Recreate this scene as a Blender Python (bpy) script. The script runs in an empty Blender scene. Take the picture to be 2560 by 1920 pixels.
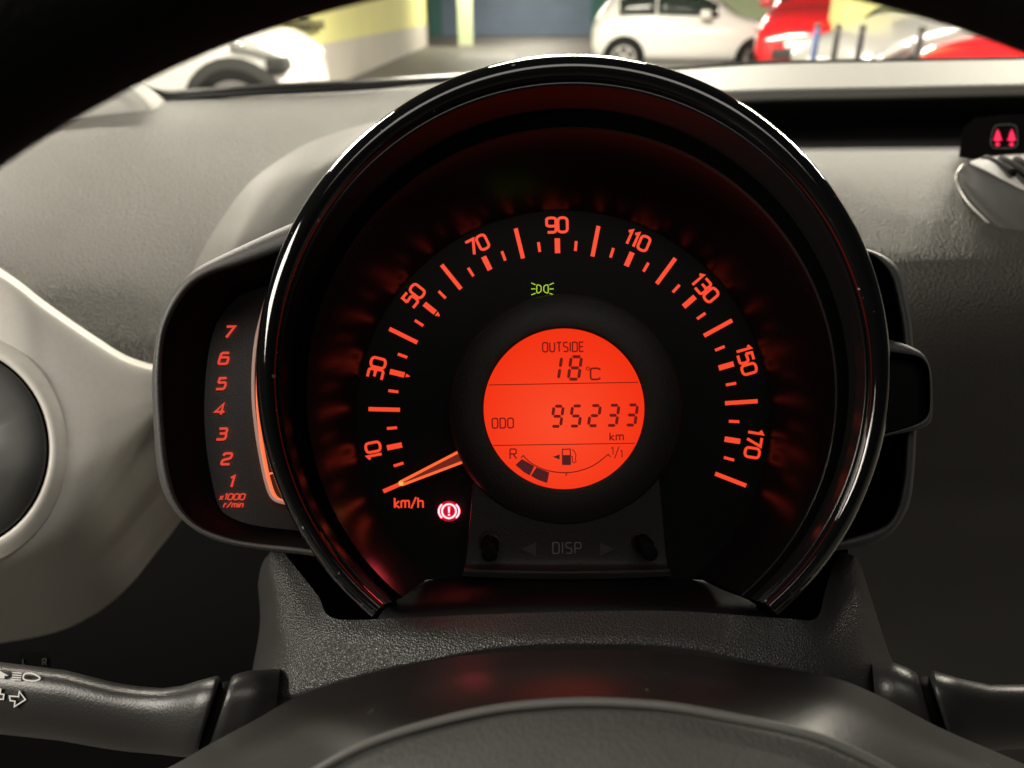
import bpy, math, random
from mathutils import Matrix, Vector
random.seed(7)
scene = bpy.context.scene
col = scene.collection

# ------------------------------------------------------------------ camera, world, lamps, exposure
F_PX, CX, CY = 1971.0, 1280.0, 960.0           # a phone camera, 66 degrees wide
PITCH = math.radians(25.5)
EYE = Vector((0, 0, 1.10))
AXR = Vector((1, 0, 0))
AXF = Vector((0, math.cos(PITCH), -math.sin(PITCH)))
AXU = Vector((0, math.sin(PITCH), math.cos(PITCH)))
# frame of the raked dashboard / steering column: x right, y forward along the column, z up
CAR = Matrix(((AXR.x, AXF.x, AXU.x, EYE.x), (AXR.y, AXF.y, AXU.y, EYE.y), (AXR.z, AXF.z, AXU.z, EYE.z), (0, 0, 0, 1)))

cam_d = bpy.data.cameras.new('camera')
cam = bpy.data.objects.new('camera', cam_d)
col.objects.link(cam)
cam.location = EYE
cam.rotation_euler = (math.radians(90) - PITCH, 0, 0)
cam_d.sensor_width = 36
cam_d.lens = 36 * F_PX / 2560
cam_d.clip_start = 0.01
cam_d.clip_end = 200
cam_d.dof.use_dof = True
cam_d.dof.focus_distance = 0.275
cam_d.dof.aperture_fstop = 11.5
scene.camera = cam

world = bpy.data.worlds.new('World')
scene.world = world
world.use_nodes = True
world.node_tree.nodes['Background'].inputs[0].default_value = (0.9, 0.93, 1.0, 1)
world.node_tree.nodes['Background'].inputs[1].default_value = 0.015

scene.view_settings.view_transform = 'Standard'
scene.view_settings.look = 'None'
scene.view_settings.gamma = 1
scene.view_settings.exposure = 0
scene.cycles.use_denoising = True
scene.cycles.max_bounces = 5
scene.cycles.diffuse_bounces = 2
scene.cycles.glossy_bounces = 3
scene.cycles.transparent_max_bounces = 6
scene.cycles.use_adaptive_sampling = True
scene.cycles.adaptive_threshold = 0.025
scene.cycles.sample_clamp_indirect = 6

def lamp(name, loc, aim, sx, sy, power, color=(1, 0.91, 0.76)):
    d = bpy.data.lights.new(name, 'AREA')
    d.shape = 'RECTANGLE'; d.size = sx; d.size_y = sy; d.energy = power; d.color = color
    o = bpy.data.objects.new(name, d); col.objects.link(o)
    o.location = loc
    o.rotation_euler = (Vector(aim) - Vector(loc)).to_track_quat('-Z', 'Y').to_euler()
    return o
# ceiling tubes of the garage seen from the car through the windscreen
for k, (x, y, pw) in enumerate([(-2.4, 3.4, 165), (0.2, 3.1, 205), (2.8, 3.5, 130), (-3.4, 5.6, 90), (0.4, 6.0, 260), (3.6, 5.8, 240)]):
    lamp('ceiling_tube_lamp', (x, y, 2.75), (x, y, 0), 1.4, 0.12, pw)
for k, (x, y, pw) in enumerate([(-5, 9, 380), (1, 10, 950), (7, 9, 480), (-7, 15, 600), (3, 18, 350), (10, 16, 600), (0, 26, 600), (1, 34, 420)]):
    lamp('ceiling_tube_lamp', (x, y, 3.3), (x, y, 0), 2.4, 0.4, pw)
# the light that enters by the driver's side window
lamp('side_window_lamp', (-1.2, -0.12, 1.62), (-0.12, 0.3, 0.93), 0.8, 0.45, 24.0, (1, 0.93, 0.81))
# added fill lamp above and behind the camera, brightens surfaces facing the driver
lamp('rear_fill_lamp', (0.12, -0.62, 2.25), (0.05, 0.35, 0.95), 1.3, 0.6, 7.5, (1, 0.94, 0.85))

# ------------------------------------------------------------------ helpers
def P(px, py, w):
    """point of the raked frame at depth w"""
    return ((px - CX) / F_PX * w, w, -(py - CY) / F_PX * w)

def ray(px, py):
    return AXR * ((px - CX) / F_PX) + AXF - AXU * ((py - CY) / F_PX)

def ground(px, py, z=0.0):
    d = ray(px, py); t = (z - EYE.z) / d.z
    return EYE + d * t

def at_y(px, py, y):
    d = ray(px, py); t = (y - EYE.y) / d.y
    return EYE + d * t

def tag(o, label=None, cat=None, group=None, kind=None):
    if label: o['label'] = label
    if cat: o['category'] = cat
    if group: o['group'] = group
    if kind: o['kind'] = kind
    return o

BASE = {}
def thing(name, label, cat, base=(0, 0, 0), group=None, frame=CAR, rz=0):
    o = bpy.data.objects.new(name, None); col.objects.link(o)
    o.empty_display_size = 0.02
    o.matrix_world = frame @ Matrix.Translation(base) @ Matrix.Rotation(rz, 4, 'Z')
    BASE[o] = Vector(base)
    return tag(o, label, cat, group)

def top_of(o):
    while o.parent: o = o.parent
    return o

def mesh(name, verts, faces, mat, parent=None, smooth=True, shift=True):
    m = bpy.data.meshes.new(name)
    b = BASE.get(top_of(parent), Vector((0, 0, 0))) if (parent and shift) else Vector((0, 0, 0))
    m.from_pydata([tuple(Vector(v) - b) for v in verts], [], faces)
    m.materials.append(mat)
    if smooth:
        for p in m.polygons: p.use_smooth = True
    m.update()
    o = bpy.data.objects.new(name, m); col.objects.link(o)
    o.parent = parent
    return o

def join(*parts):
    V, Fc = [], []
    for v, f in parts:
        n = len(V); V += list(v); Fc += [tuple(i + n for i in q) for q in f]
    return V, Fc

def loft(rings, closed=False, cap0=False, cap1=False):
    n = len(rings[0]); V = [p for r in rings for p in r]; Fc = []
    for i in range(len(rings) - 1):
        for j in range(n if closed else n - 1):
            k = (j + 1) % n
            Fc.append((i * n + j, i * n + k, (i + 1) * n + k, (i + 1) * n + j))
    if cap0: Fc.append(tuple(range(n))[::-1])
    if cap1: Fc.append(tuple(range((len(rings) - 1) * n, len(rings) * n)))
    return V, Fc

def crom(pts, n):
    """Catmull-Rom through pts, n samples a segment"""
    pts = [Vector(p) for p in pts]
    out = []
    for i in range(len(pts) - 1):
        p1, p2 = pts[i], pts[i + 1]
        p0 = pts[i - 1] if i > 0 else p1 * 2 - p2
        p3 = pts[i + 2] if i + 2 < len(pts) else p2 * 2 - p1
        for s in range(n):
            t = s / n
            out.append(0.5 * ((2 * p1) + (p2 - p0) * t + (2 * p0 - 5 * p1 + 4 * p2 - p3) * t * t + (3 * p1 - p0 - 3 * p2 + p3) * t ** 3))
    out.append(pts[-1])
    return out

def even(pts, N):
    """resample a polyline to N evenly spaced points"""
    L = [0]
    for a, b in zip(pts, pts[1:]): L.append(L[-1] + (b - a).length)
    out = []; j = 0
    for i in range(N):
        s = L[-1] * i / (N - 1)
        while j < len(L) - 2 and L[j + 1] < s: j += 1
        d = L[j + 1] - L[j]
        out.append(pts[j].lerp(pts[j + 1], 0 if d == 0 else (s - L[j]) / d))
    return out

def patch(rows, nu=8, nv=8):
    R = [crom([P(*p) for p in r], nu) for r in rows]
    n = len(R[0])
    cols = [crom([r[j] for r in R], nv) for j in range(n)]
    return loft([[cols[j][i] for j in range(n)] for i in range(len(cols[0]))])

def outline(pts, w, N=64):
    """px outline -> N points at depth w (or depth list)"""
    if isinstance(w, (int, float)): w = [w] * len(pts)
    return even(crom([P(x, y, ww) for (x, y), ww in zip(pts, w)], 8), N)

def circ(cx, cy, r, w, a0=0, a1=360, n=128, ry=None):
    ry = ry or r
    m = n if a1 - a0 >= 360 else n + 1
    return [P(cx + r * math.cos(math.radians(a0 + (a1 - a0) * i / n)), cy - ry * math.sin(math.radians(a0 + (a1 - a0) * i / n)), w) for i in range(m)]

def box(x0, x1, y0, y1, z0, z1):
    V = [(x, y, z) for x in (x0, x1) for y in (y0, y1) for z in (z0, z1)]
    return V, [(0, 1, 3, 2), (4, 6, 7, 5), (0, 4, 5, 1), (2, 3, 7, 6), (0, 2, 6, 4), (1, 5, 7, 3)]

def tube(path, r, n=10, caps=True):
    path = [Vector(p) for p in path]
    rings = []
    for i, p in enumerate(path):
        a = path[max(i - 1, 0)]; b = path[min(i + 1, len(path) - 1)]
        t = (b - a).normalized()
        ref = Vector((0, 1, 0)) if abs(t.y) < 0.9 else Vector((1, 0, 0))
        u = t.cross(ref).normalized(); v = t.cross(u)
        rr = r[i] if isinstance(r, (list, tuple)) else r
        rings.append([p + u * (rr * math.cos(2 * math.pi * k / n)) + v * (rr * math.sin(2 * math.pi * k / n)) for k in range(n)])
    return loft(rings, True, caps, caps)

def plate(pts2, w, thick):
    """a px polygon at depth w, with thickness behind it"""
    n = len(pts2)
    V = [P(x, y, w) for x, y in pts2] + [P(x, y, w + thick) for x, y in pts2]
    Fc = [tuple(range(n))] + [(i, (i + 1) % n, n + (i + 1) % n, n + i) for i in range(n)]
    return V, Fc

def bevel(o, width=0.001, seg=2):
    m = o.modifiers.new('bevel', 'BEVEL'); m.width = width; m.segments = seg; m.limit_method = 'ANGLE'; m.angle_limit = math.radians(40)
    return o

def subsurf(o, lv=1):
    m = o.modifiers.new('subsurf', 'SUBSURF'); m.levels = lv; m.render_levels = lv
    return o

# ------------------------------------------------------------------ materials
def mat(name, color, rough=0.5, metal=0.0, spec=0.5, coat=0.0, bump=None, vary=None, wear=None, dust=None):
    m = bpy.data.materials.new(name); m.use_nodes = True
    nt = m.node_tree; b = nt.nodes['Principled BSDF']
    b.inputs['Base Color'].default_value = (*color, 1)
    b.inputs['Roughness'].default_value = rough
    b.inputs['Metallic'].default_value = metal
    b.inputs['Specular IOR Level'].default_value = spec
    b.inputs['Coat Weight'].default_value = coat
    b.inputs['Coat Roughness'].default_value = 0.05
    tc = nt.nodes.new('ShaderNodeTexCoord')
    if vary:                                    # (scale, amount): fine tonal variation of the material itself
        n = nt.nodes.new('ShaderNodeTexNoise'); n.inputs['Scale'].default_value = vary[0]; n.inputs['Detail'].default_value = 6
        nt.links.new(tc.outputs['Object'], n.inputs['Vector'])
        r = nt.nodes.new('ShaderNodeMapRange'); r.inputs[1].default_value = 0.3; r.inputs[2].default_value = 0.7
        r.inputs[3].default_value = 1 - vary[1]; r.inputs[4].default_value = 1 + vary[1]
        nt.links.new(n.outputs['Fac'], r.inputs[0])
        mx = nt.nodes.new('ShaderNodeVectorMath'); mx.operation = 'SCALE'; mx.inputs[0].default_value = color
        nt.links.new(r.outputs[0], mx.inputs['Scale'])
        nt.links.new(mx.outputs[0], b.inputs['Base Color'])
    if dust:                                    # (scale, threshold, amount): stray specks and lint
        n = nt.nodes.new('ShaderNodeTexNoise'); n.inputs['Scale'].default_value = dust[0]; n.inputs['Detail'].default_value = 1
        nt.links.new(tc.outputs['Object'], n.inputs['Vector'])
        r = nt.nodes.new('ShaderNodeMapRange'); r.inputs[1].default_value = dust[1]; r.inputs[2].default_value = dust[1] + .04
        nt.links.new(n.outputs['Fac'], r.inputs[0])
        mx = nt.nodes.new('ShaderNodeMix'); mx.data_type = 'RGBA'; mx.inputs['A'].default_value = (*color, 1); mx.inputs['B'].default_value = (dust[2], dust[2] * .97, dust[2] * .9, 1)
        nt.links.new(r.outputs[0], mx.inputs['Factor']); nt.links.new(mx.outputs['Result'], b.inputs['Base Color'])
    if wear:                                    # (scale, lo, hi): uneven gloss
        n = nt.nodes.new('ShaderNodeTexNoise'); n.inputs['Scale'].default_value = wear[0]; n.inputs['Detail'].default_value = 8
        nt.links.new(tc.outputs['Object'], n.inputs['Vector'])
        r = nt.nodes.new('ShaderNodeMapRange'); r.inputs[1].default_value = 0.35; r.inputs[2].default_value = 0.65
        r.inputs[3].default_value = wear[1]; r.inputs[4].default_value = wear[2]
        nt.links.new(n.outputs['Fac'], r.inputs[0]); nt.links.new(r.outputs[0], b.inputs['Roughness'])
    if bump:                                    # (kind, scale, distance)
        kind, sc, dist = bump
        if kind == 'leather':
            v = nt.nodes.new('ShaderNodeTexVoronoi'); v.feature = 'F1'; v.inputs['Scale'].default_value = sc
            nz = nt.nodes.new('ShaderNodeTexNoise'); nz.inputs['Scale'].default_value = sc * 0.45; nz.inputs['Detail'].default_value = 1
            wv = nt.nodes.new('ShaderNodeVectorMath'); wv.operation = 'MULTIPLY_ADD'
            wv.inputs[1].default_value = (0.9 / sc,) * 3
            nt.links.new(tc.outputs['Object'], nz.inputs['Vector'])
            nt.links.new(nz.outputs['Color'], wv.inputs[0]); nt.links.new(tc.outputs['Object'], wv.inputs[2])
            nt.links.new(wv.outputs[0], v.inputs['Vector'])
            h = v.outputs['Distance']
        else:
            nz = nt.nodes.new('ShaderNodeTexNoise'); nz.inputs['Scale'].default_value = sc; nz.inputs['Detail'].default_value = 3
            nt.links.new(tc.outputs['Object'], nz.inputs['Vector']); h = nz.outputs['Fac']
        bp = nt.nodes.new('ShaderNodeBump'); bp.inputs['Strength'].default_value = 1.0; bp.inputs['Distance'].default_value = dist
        nt.links.new(h, bp.inputs['Height']); nt.links.new(bp.outputs[0], b.inputs['Normal'])
    return m

def emit(name, color, strength, base=(0.02, 0.02, 0.02)):
    m = mat(name, base, 0.4)
    b = m.node_tree.nodes['Principled BSDF']
    b.inputs['Emission Color'].default_value = (*color, 1)
    b.inputs['Emission Strength'].default_value = strength
    return m

def glass(name, tint=(1, 1, 1), gloss=0.02, ior=1.45):
    m = bpy.data.materials.new(name); m.use_nodes = True; nt = m.node_tree
    nt.nodes.remove(nt.nodes['Principled BSDF'])
    t = nt.nodes.new('ShaderNodeBsdfTransparent'); t.inputs[0].default_value = (*tint, 1)
    g = nt.nodes.new('ShaderNodeBsdfGlossy'); g.inputs['Roughness'].default_value = gloss
    fr = nt.nodes.new('ShaderNodeFresnel'); fr.inputs[0].default_value = ior
    mx = nt.nodes.new('ShaderNodeMixShader')
    nt.links.new(fr.outputs[0], mx.inputs[0]); nt.links.new(t.outputs[0], mx.inputs[1]); nt.links.new(g.outputs[0], mx.inputs[2])
    nt.links.new(mx.outputs[0], nt.nodes['Material Output'].inputs[0])
    return m

M = {}
M['pad'] = mat('dash_pad_plastic', (0.066, 0.063, 0.055), 0.52, spec=0.4, bump=('leather', 720, 0.0009), vary=(9, 0.06))
M['pad_fine'] = mat('dash_fine_plastic', (0.15, 0.143, 0.128), 0.55, bump=('noise', 1100, 0.0006))
M['vent_pod'] = mat('vent_pod_plastic', (0.062, 0.06, 0.054), 0.5, bump=('noise', 1100, 0.0003))
M['housing'] = mat('housing_plastic', (0.06, 0.058, 0.055), 0.5, bump=('noise', 1400, 0.00018))
M['shroud'] = mat('shroud_leather_grain', (0.028, 0.0275, 0.026), 0.36, bump=('leather', 1700, 0.00028))
M['hub'] = mat('wheel_hub_plastic', (0.016, 0.0156, 0.0145), 0.36, dust=(260, .755, .10), bump=('noise', 700, 0.00006))
M['airbag'] = mat('airbag_cover_plastic', (0.085, 0.082, 0.077), 0.6, bump=('noise', 800, 0.0003), vary=(60, 0.08))
M['ridge_highlight'] = mat('hub_ridge_highlight', (0.13, 0.127, 0.118), 0.45)  # lighter colour paints the highlight line along the hub edge
M['rim'] = mat('wheel_rim_leather', (0.005, 0.005, 0.005), 0.8, spec=0.2, bump=('leather', 900, 0.0002))
M['gloss'] = mat('gloss_black_plastic', (0.003, 0.003, 0.003), 0.05, coat=0.6, dust=(420, .745, .22))
M['satin'] = mat('satin_black_plastic', (0.004, 0.004, 0.004), 0.20, spec=0.45)
M['well'] = mat('dial_well_plastic', (0.009, 0.0078, 0.0072), 0.25, spec=0.30)
M['black'] = mat('matt_black_plastic', (0.0015, 0.0015, 0.0015), 0.7, spec=0.12)
M['light_trap'] = mat('light_trap_black', (0.0012, 0.0012, 0.0012), 1.0, spec=0.0)  # unreflecting near-black, holds shade in its colour for the hood step
M['shelf'] = mat('black_shelf_plastic', (0.003, 0.003, 0.003), 0.5, spec=0.2)
M['tray'] = mat('tray_plastic', (0.035, 0.034, 0.031), 0.7)
M['dial'] = mat('dial_black_print', (0.0014, 0.0014, 0.0012), 0.6, spec=0.15)
M['hubring'] = mat('dial_centre_plastic', (0.0135, 0.0135, 0.0115), 0.62, bump=('noise', 1500, 0.0002))
M['tachplate'] = mat('rev_counter_plate', (0.10, 0.098, 0.094), 0.6, bump=('noise', 1600, 0.0003))
M['silver'] = mat('silver_painted_trim', (0.64, 0.61, 0.555), 0.5, metal=0.0, vary=(400, 0.03))
M['silver_lite'] = mat('satin_chrome', (0.62, 0.6, 0.56), 0.3, metal=0.6)
M['pillar'] = mat('pillar_trim', (0.50, 0.49, 0.45), 0.7, bump=('noise', 900, 0.0002))
M['vent'] = mat('vent_plastic', (0.05, 0.05, 0.046), 0.5)
M['stalk'] = mat('stalk_plastic', (0.023, 0.022, 0.021), 0.36, bump=('noise', 1500, 0.0001))
M['print'] = mat('white_print', (0.88, 0.87, 0.84), 0.5)
M['dark_print'] = mat('engraved_mark', (0.19, 0.19, 0.17), 0.4)
M['arrow_print'] = mat('arrow_relief', (0.04, 0.04, 0.036), 0.5)
M['frit'] = mat('black_glass_border', (0.004, 0.004, 0.004), 0.3)
M['seal'] = mat('rubber_seal', (0.05, 0.05, 0.048), 0.7)
ORANGE = (1.0, 0.066, 0.022)
M['mark'] = emit('lit_dial_marks', ORANGE, 1.0)
M['tachmark'] = emit('lit_rev_marks', (1.0, 0.085, 0.045), 0.72)
M['lcd'] = emit('lit_lcd', (1.0, 0.046, 0.008), 1.0)
M['lcdseg'] = emit('lcd_segment', (0.15, 0.006, 0.004), 1.0, base=(.01, .004, .004))
M['lcdbox'] = emit('lcd_fuel_segment', (0.068, 0.010, 0.012), 1.0, base=(.01, .004, .004))
M['needle'] = emit('lit_needle_edge', (1.0, 0.13, 0.03), 1.15)
M['needle_in'] = emit('needle_body', (0.30, 0.028, 0.018), 0.5)
M['needle_tip'] = emit('lit_needle_tip', (1.0, 0.36, 0.08), 1.2)
M['warn'] = emit('lit_brake_icon', (1.0, 0.065, 0.08), 15.0)
M['warn_glow'] = emit('brake_glow_disc', (0.8, 0.0, 0.025), 0.45)  # weak emission imitates red light bleeding around the symbol
M['green'] = emit('lit_sidelight_icon', (0.50, 0.80, 0.035), 0.8)
M['belt'] = emit('lit_belt_icon', (1.0, 0.02, 0.09), 1.3)
M['tube'] = emit('lit_light_guide', (1.0, 0.16, 0.04), 1.0, base=(0.5, 0.45, 0.4))
M['tube_off'] = emit('clear_light_guide', (0.9, 0.45, 0.33), 0.28, base=(0.72, 0.69, 0.63))
M['lens'] = glass('clear_dial_lens', (0.97, 0.97, 0.96), 0.015, 1.3)
M['windscreen'] = glass('windscreen_glass', (0.96, 0.98, 0.96), 0.0, 1.3)

for k in ('mark', 'tachmark', 'lcdseg', 'lcdbox', 'needle', 'needle_in', 'needle_tip', 'green', 'belt', 'tube', 'tube_off', 'warn_glow'):
    M[k].cycles.emission_sampling = 'NONE'

# ------------------------------------------------------------------ stroke lettering
def chaikin(pts, closed, it=3):
    pts = [Vector(p) for p in pts]
    for _ in range(it):
        out = []
        n = len(pts)
        if closed:
            for i in range(n):
                a, b = pts[i], pts[(i + 1) % n]
                out += [a.lerp(b, 0.25), a.lerp(b, 0.75)]
        else:
            out = [pts[0]]
            for i in range(n - 1):
                a, b = pts[i], pts[i + 1]
                if i > 0: out.append(a.lerp(b, 0.25))
                if i < n - 2: out.append(a.lerp(b, 0.75))
            out.append(pts[-1])
        pts = out
    return pts

# strokes: (round?, closed?, points); letters stand on y=0, capitals are 1 high
G = {
 '0': (.64, [(1, 1, [(0, 0), (0, .5), (0, 1), (.64, 1), (.64, .5), (.64, 0)])]),
 '1': (.30, [(0, 0, [(0, .84), (.22, 1), (.22, 0)])]),
 '2': (.60, [(1, 0, [(0, .78), (.02, 1), (.3, 1), (.6, 1), (.6, .6), (.45, .5), (.1, .42), (0, .3), (0, 0), (.12, 0)]), (0, 0, [(.03, 0), (.62, 0)])]),
 '3': (.60, [(1, 0, [(0, 1), (.3, 1), (.6, 1), (.6, .55), (.35, .54), (.12, .54)]), (1, 0, [(.2, .54), (.42, .54), (.64, .5), (.64, 0), (.3, 0), (0, 0)])]),
 '4': (.66, [(0, 0, [(.46, 0), (.46, 1), (0, .26), (.68, .26)])]),
 '5': (.60, [(0, 0, [(.56, 1), (.06, 1), (.04, .56)]), (1, 0, [(.03, .58), (.3, .6), (.62, .62), (.62, 0), (.3, 0), (0, 0)])]),
 '6': (.62, [(1, 1, [(0, 0), (0, .29), (0, .6), (.32, .6), (.64, .6), (.64, .29), (.64, 0), (.32, 0)]), (1, 0, [(0, .3), (0, .7), (.02, 1), (.35, 1), (.58, 1)])]),
 '7': (.60, [(0, 0, [(0, 1), (.6, 1), (.2, 0)])]),
 '9': (.62, [(1, 1, [(0, 1), (0, .72), (0, .42), (.64, .42), (.64, .72), (.64, 1)]), (1, 0, [(.64, .7), (.64, .4), (.64, 0), (.2, 0), (.06, 0)])]),
 'O': (.60, [(1, 1, [(0, 0), (0, .4), (0, .6), (0, 1), (.6, 1), (.6, .6), (.6, .4), (.6, 0)])]),
 'U': (.58, [(1, 0, [(0, 1), (0, .5), (0, 0), (.58, 0), (.58, .5), (.58, 1)])]),
 'T': (.56, [(0, 0, [(0, 1), (.56, 1)]), (0, 0, [(.28, 1), (.28, 0)])]),
 'S': (.52, [(1, 0, [(.5, .97), (.3, 1), (0, 1), (0, .56), (.26, .5), (.52, .44), (.52, 0), (.22, 0), (0, .04)])]),
 'I': (.04, [(0, 0, [(.02, 1), (.02, 0)])]),
 'D': (.58, [(1, 1, [(0, 0), (0, .04), (0, .96), (0, 1), (.1, 1), (.58, 1), (.58, .6), (.58, .4), (.58, 0), (.1, 0)])]),
 'E': (.48, [(0, 0, [(.48, 1), (0, 1), (0, 0), (.48, 0)]), (0, 0, [(0, .52), (.42, .52)])]),
 'P': (.54, [(0, 0, [(0, 0), (0, 1)]), (1, 0, [(0, 1), (.3, 1), (.56, 1), (.56, .46), (.3, .46), (0, .46)])]),
 'R': (.54, [(0, 0, [(0, 0), (0, 1)]), (1, 0, [(0, 1), (.3, 1), (.54, 1), (.54, .5), (.3, .5), (0, .5)]), (0, 0, [(.26, .5), (.56, 0)])]),
 'L': (.42, [(0, 0, [(0, 1), (0, 0), (.42, 0)])]),
 'C': (.62, [(1, 0, [(.62, .86), (.5, 1), (.3, 1), (0, 1), (0, .5), (0, 0), (.3, 0), (.5, 0), (.62, .14)])]),
 'k': (.46, [(0, 0, [(0, 1), (0, 0)]), (0, 0, [(.44, .68), (.04, .34), (.48, 0)])]),
 'm': (.78, [(0, 0, [(0, .7), (0, 0)]), (1, 0, [(0, .45), (.02, .7), (.2, .7), (.39, .7), (.39, .4), (.39, 0)]), (1, 0, [(.39, .45), (.41, .7), (.6, .7), (.78, .7), (.78, .4), (.78, 0)])]),
 'h': (.48, [(0, 0, [(0, 1), (0, 0)]), (1, 0, [(0, .4), (.02, .68), (.24, .68), (.48, .68), (.48, .4), (.48, 0)])]),
 'r': (.34, [(0, 0, [(0, .7), (0, 0)]), (1, 0, [(0, .4), (.02, .7), (.2, .7), (.34, .68)])]),
 'i': (.06, [(0, 0, [(.03, .7), (.03, 0)]), (0, 0, [(.03, .88), (.03, 1)])]),
 'n': (.46, [(0, 0, [(0, .7), (0, 0)]), (1, 0, [(0, .4), (.02, .7), (.24, .7), (.46, .7), (.46, .4), (.46, 0)])]),
 'x': (.46, [(0, 0, [(0, .66), (.46, 0)]), (0, 0, [(.46, .66), (0, 0)])]),
 '/': (.50, [(0, 0, [(0, -.06), (.5, 1.06)])]),
}

def ribbon(pts, wd, closed=False):
    """2D polyline (px, y down) -> list of left/right pairs"""
    n = len(pts); out = []
    for i, p in enumerate(pts):
        a = pts[i - 1] if (closed or i > 0) else None
        b = pts[(i + 1) % n] if (closed or i < n - 1) else None
        d1 = (p - a).normalized() if a is not None else (b - p).normalized()
        d2 = (b - p).normalized() if b is not None else d1
        t = d1 + d2
        t = t.normalized() if t.length > 1e-6 else d1
        nrm = Vector((-t.y, t.x)); c = max(0.5, abs(nrm.dot(Vector((-d1.y, d1.x)))))
        out.append((p + nrm * (wd / 2 / c), p - nrm * (wd / 2 / c)))
    return out

def stroke3(pts, wd, w, thick, closed=False):
    pr = ribbon([Vector(p[:2]) for p in pts], wd, closed); n = len(pr)
    V, Fc = [], []
    for l, r in pr:
        V += [P(l.x, l.y, w), P(r.x, r.y, w), P(r.x, r.y, w + thick), P(l.x, l.y, w + thick)]
    for i in range(n if closed else n - 1):
        k = (i + 1) % n
        for q in range(4):
            z = (q + 1) % 4
            Fc.append((i * 4 + q, i * 4 + z, k * 4 + z, k * 4 + q))
    if not closed: Fc += [(0, 3, 2, 1), tuple((n - 1) * 4 + q for q in range(4))]
    return V, Fc

def text_width(s, gap):
    return sum(G[c][0] for c in s) + gap * (len(s) - 1)

def text_geo(s, cx, cy, h, wd, w, thick, ang=0.0, slant=0.0, gap=.22, squeeze=1.0):
    """lettering centred on (cx, cy) px; ang in radians turns it clockwise as drawn on the px plane"""
    tw = text_width(s, gap); x = -tw / 2; parts = []
    ca, sa = math.cos(ang), math.sin(ang)
    def tr(p):
        X = (p[0] + (p[1] - .5) * slant) * squeeze * h; Y = -(p[1] - .5) * h
        return Vector((cx + X * ca - Y * sa, cy + X * sa + Y * ca))
    for c in s:
        gw, st = G[c]
        for rnd, closed, pts in st:
            q = chaikin([(px + x, py) for px, py in pts], closed) if rnd else [Vector((px + x, py)) for px, py in pts]
            parts.append(stroke3([tr(p) for p in q], wd, w, thick, bool(closed)))
        x += gw + gap
    return join(*parts)

def lettering(name, s, *a, material=None, parent=None, **k):
    v, f = text_geo(s, *a, **k)
    return mesh(name, v, f, material, parent, smooth=False)

# ------------------------------------------------------------------ the garage beyond the windscreen
def noisy(name, color, rough, sc, amt, bumpd=0.0):
    return mat(name, color, rough, vary=(sc, amt), bump=('noise', sc * 6, bumpd) if bumpd else None)
M['concrete'] = noisy('garage_floor_concrete', (0.085, 0.08, 0.072), 0.6, 0.7, 0.12)
M['yellow'] = noisy('yellow_wall_paint', (0.66, 0.63, 0.25), 0.7, 0.8, 0.05, 0.002)
M['greyband'] = noisy('grey_wall_paint', (0.46, 0.43, 0.38), 0.7, 0.8, 0.06, 0.002)
M['bluepaint'] = noisy('blue_roller_door', (0.16, 0.22, 0.31), 0.6, 1.2, 0.08)
M['teal'] = mat('teal_frame_paint', (0.04, 0.17, 0.15), 0.6)
M['lightgreen'] = noisy('pale_green_wall', (0.55, 0.66, 0.40), 0.7, 0.8, 0.05)
M['bracket'] = mat('olive_pipe_paint', (0.11, 0.10, 0.04), 0.6)
M['linepaint'] = mat('floor_line_paint', (0.17, 0.163, 0.15), 0.6)
M['carwhite'] = mat('white_car_paint', (0.80, 0.79, 0.76), 0.25, coat=0.6)
M['carred'] = mat('red_car_paint', (0.60, 0.012, 0.016), 0.22, coat=0.9)
M['cargrey'] = mat('silver_car_paint', (0.34, 0.335, 0.32), 0.28, metal=0.4, coat=0.6)
M['carglass'] = mat('dark_car_glass', (0.02, 0.03, 0.025), 0.06, coat=0.5)
M['tyre'] = mat('tyre_rubber', (0.008, 0.008, 0.008), 0.9, spec=0.2)
M['alloy'] = mat('alloy_wheel', (0.45, 0.44, 0.42), 0.35, metal=0.7)
M['cladding'] = mat('grey_car_cladding', (0.04, 0.04, 0.038), 0.7, spec=0.2)
M['headlamp'] = mat('headlamp_glass', (0.75, 0.75, 0.72), 0.1, metal=0.4, coat=1.0)
M['postgrey'] = mat('grey_post_paint', (0.05, 0.05, 0.05), 0.5)
M['postblue'] = mat('blue_post_paint', (0.08, 0.12, 0.28), 0.5)

WORLD = Matrix.Identity(4)
floor = mesh('garage_floor', [(-40, -3, 0), (40, -3, 0), (40, 60, 0), (-40, 60, 0)], [(0, 1, 2, 3)], M['concrete'], smooth=False)
tag(floor, kind='structure')
for k, (a, b) in enumerate([((1154, 134), (1290, 148)), ((1180, 76), (1500, 86))]):
    p0, p1 = ground(a[0], a[1]), ground(b[0], b[1])
    ln = mesh('floor_line', [(p0.x, p0.y, .004), (p1.x, p0.y, .004), (p1.x, p1.y, .004), (p0.x, p1.y, .004)], [(0, 1, 2, 3)], M['linepaint'], smooth=False)
    tag(ln, ('pale painted strip on the floor nearer than the pale green column', 'pale painted strip on the floor in front of the blue door')[k], 'floor marking')

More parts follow.
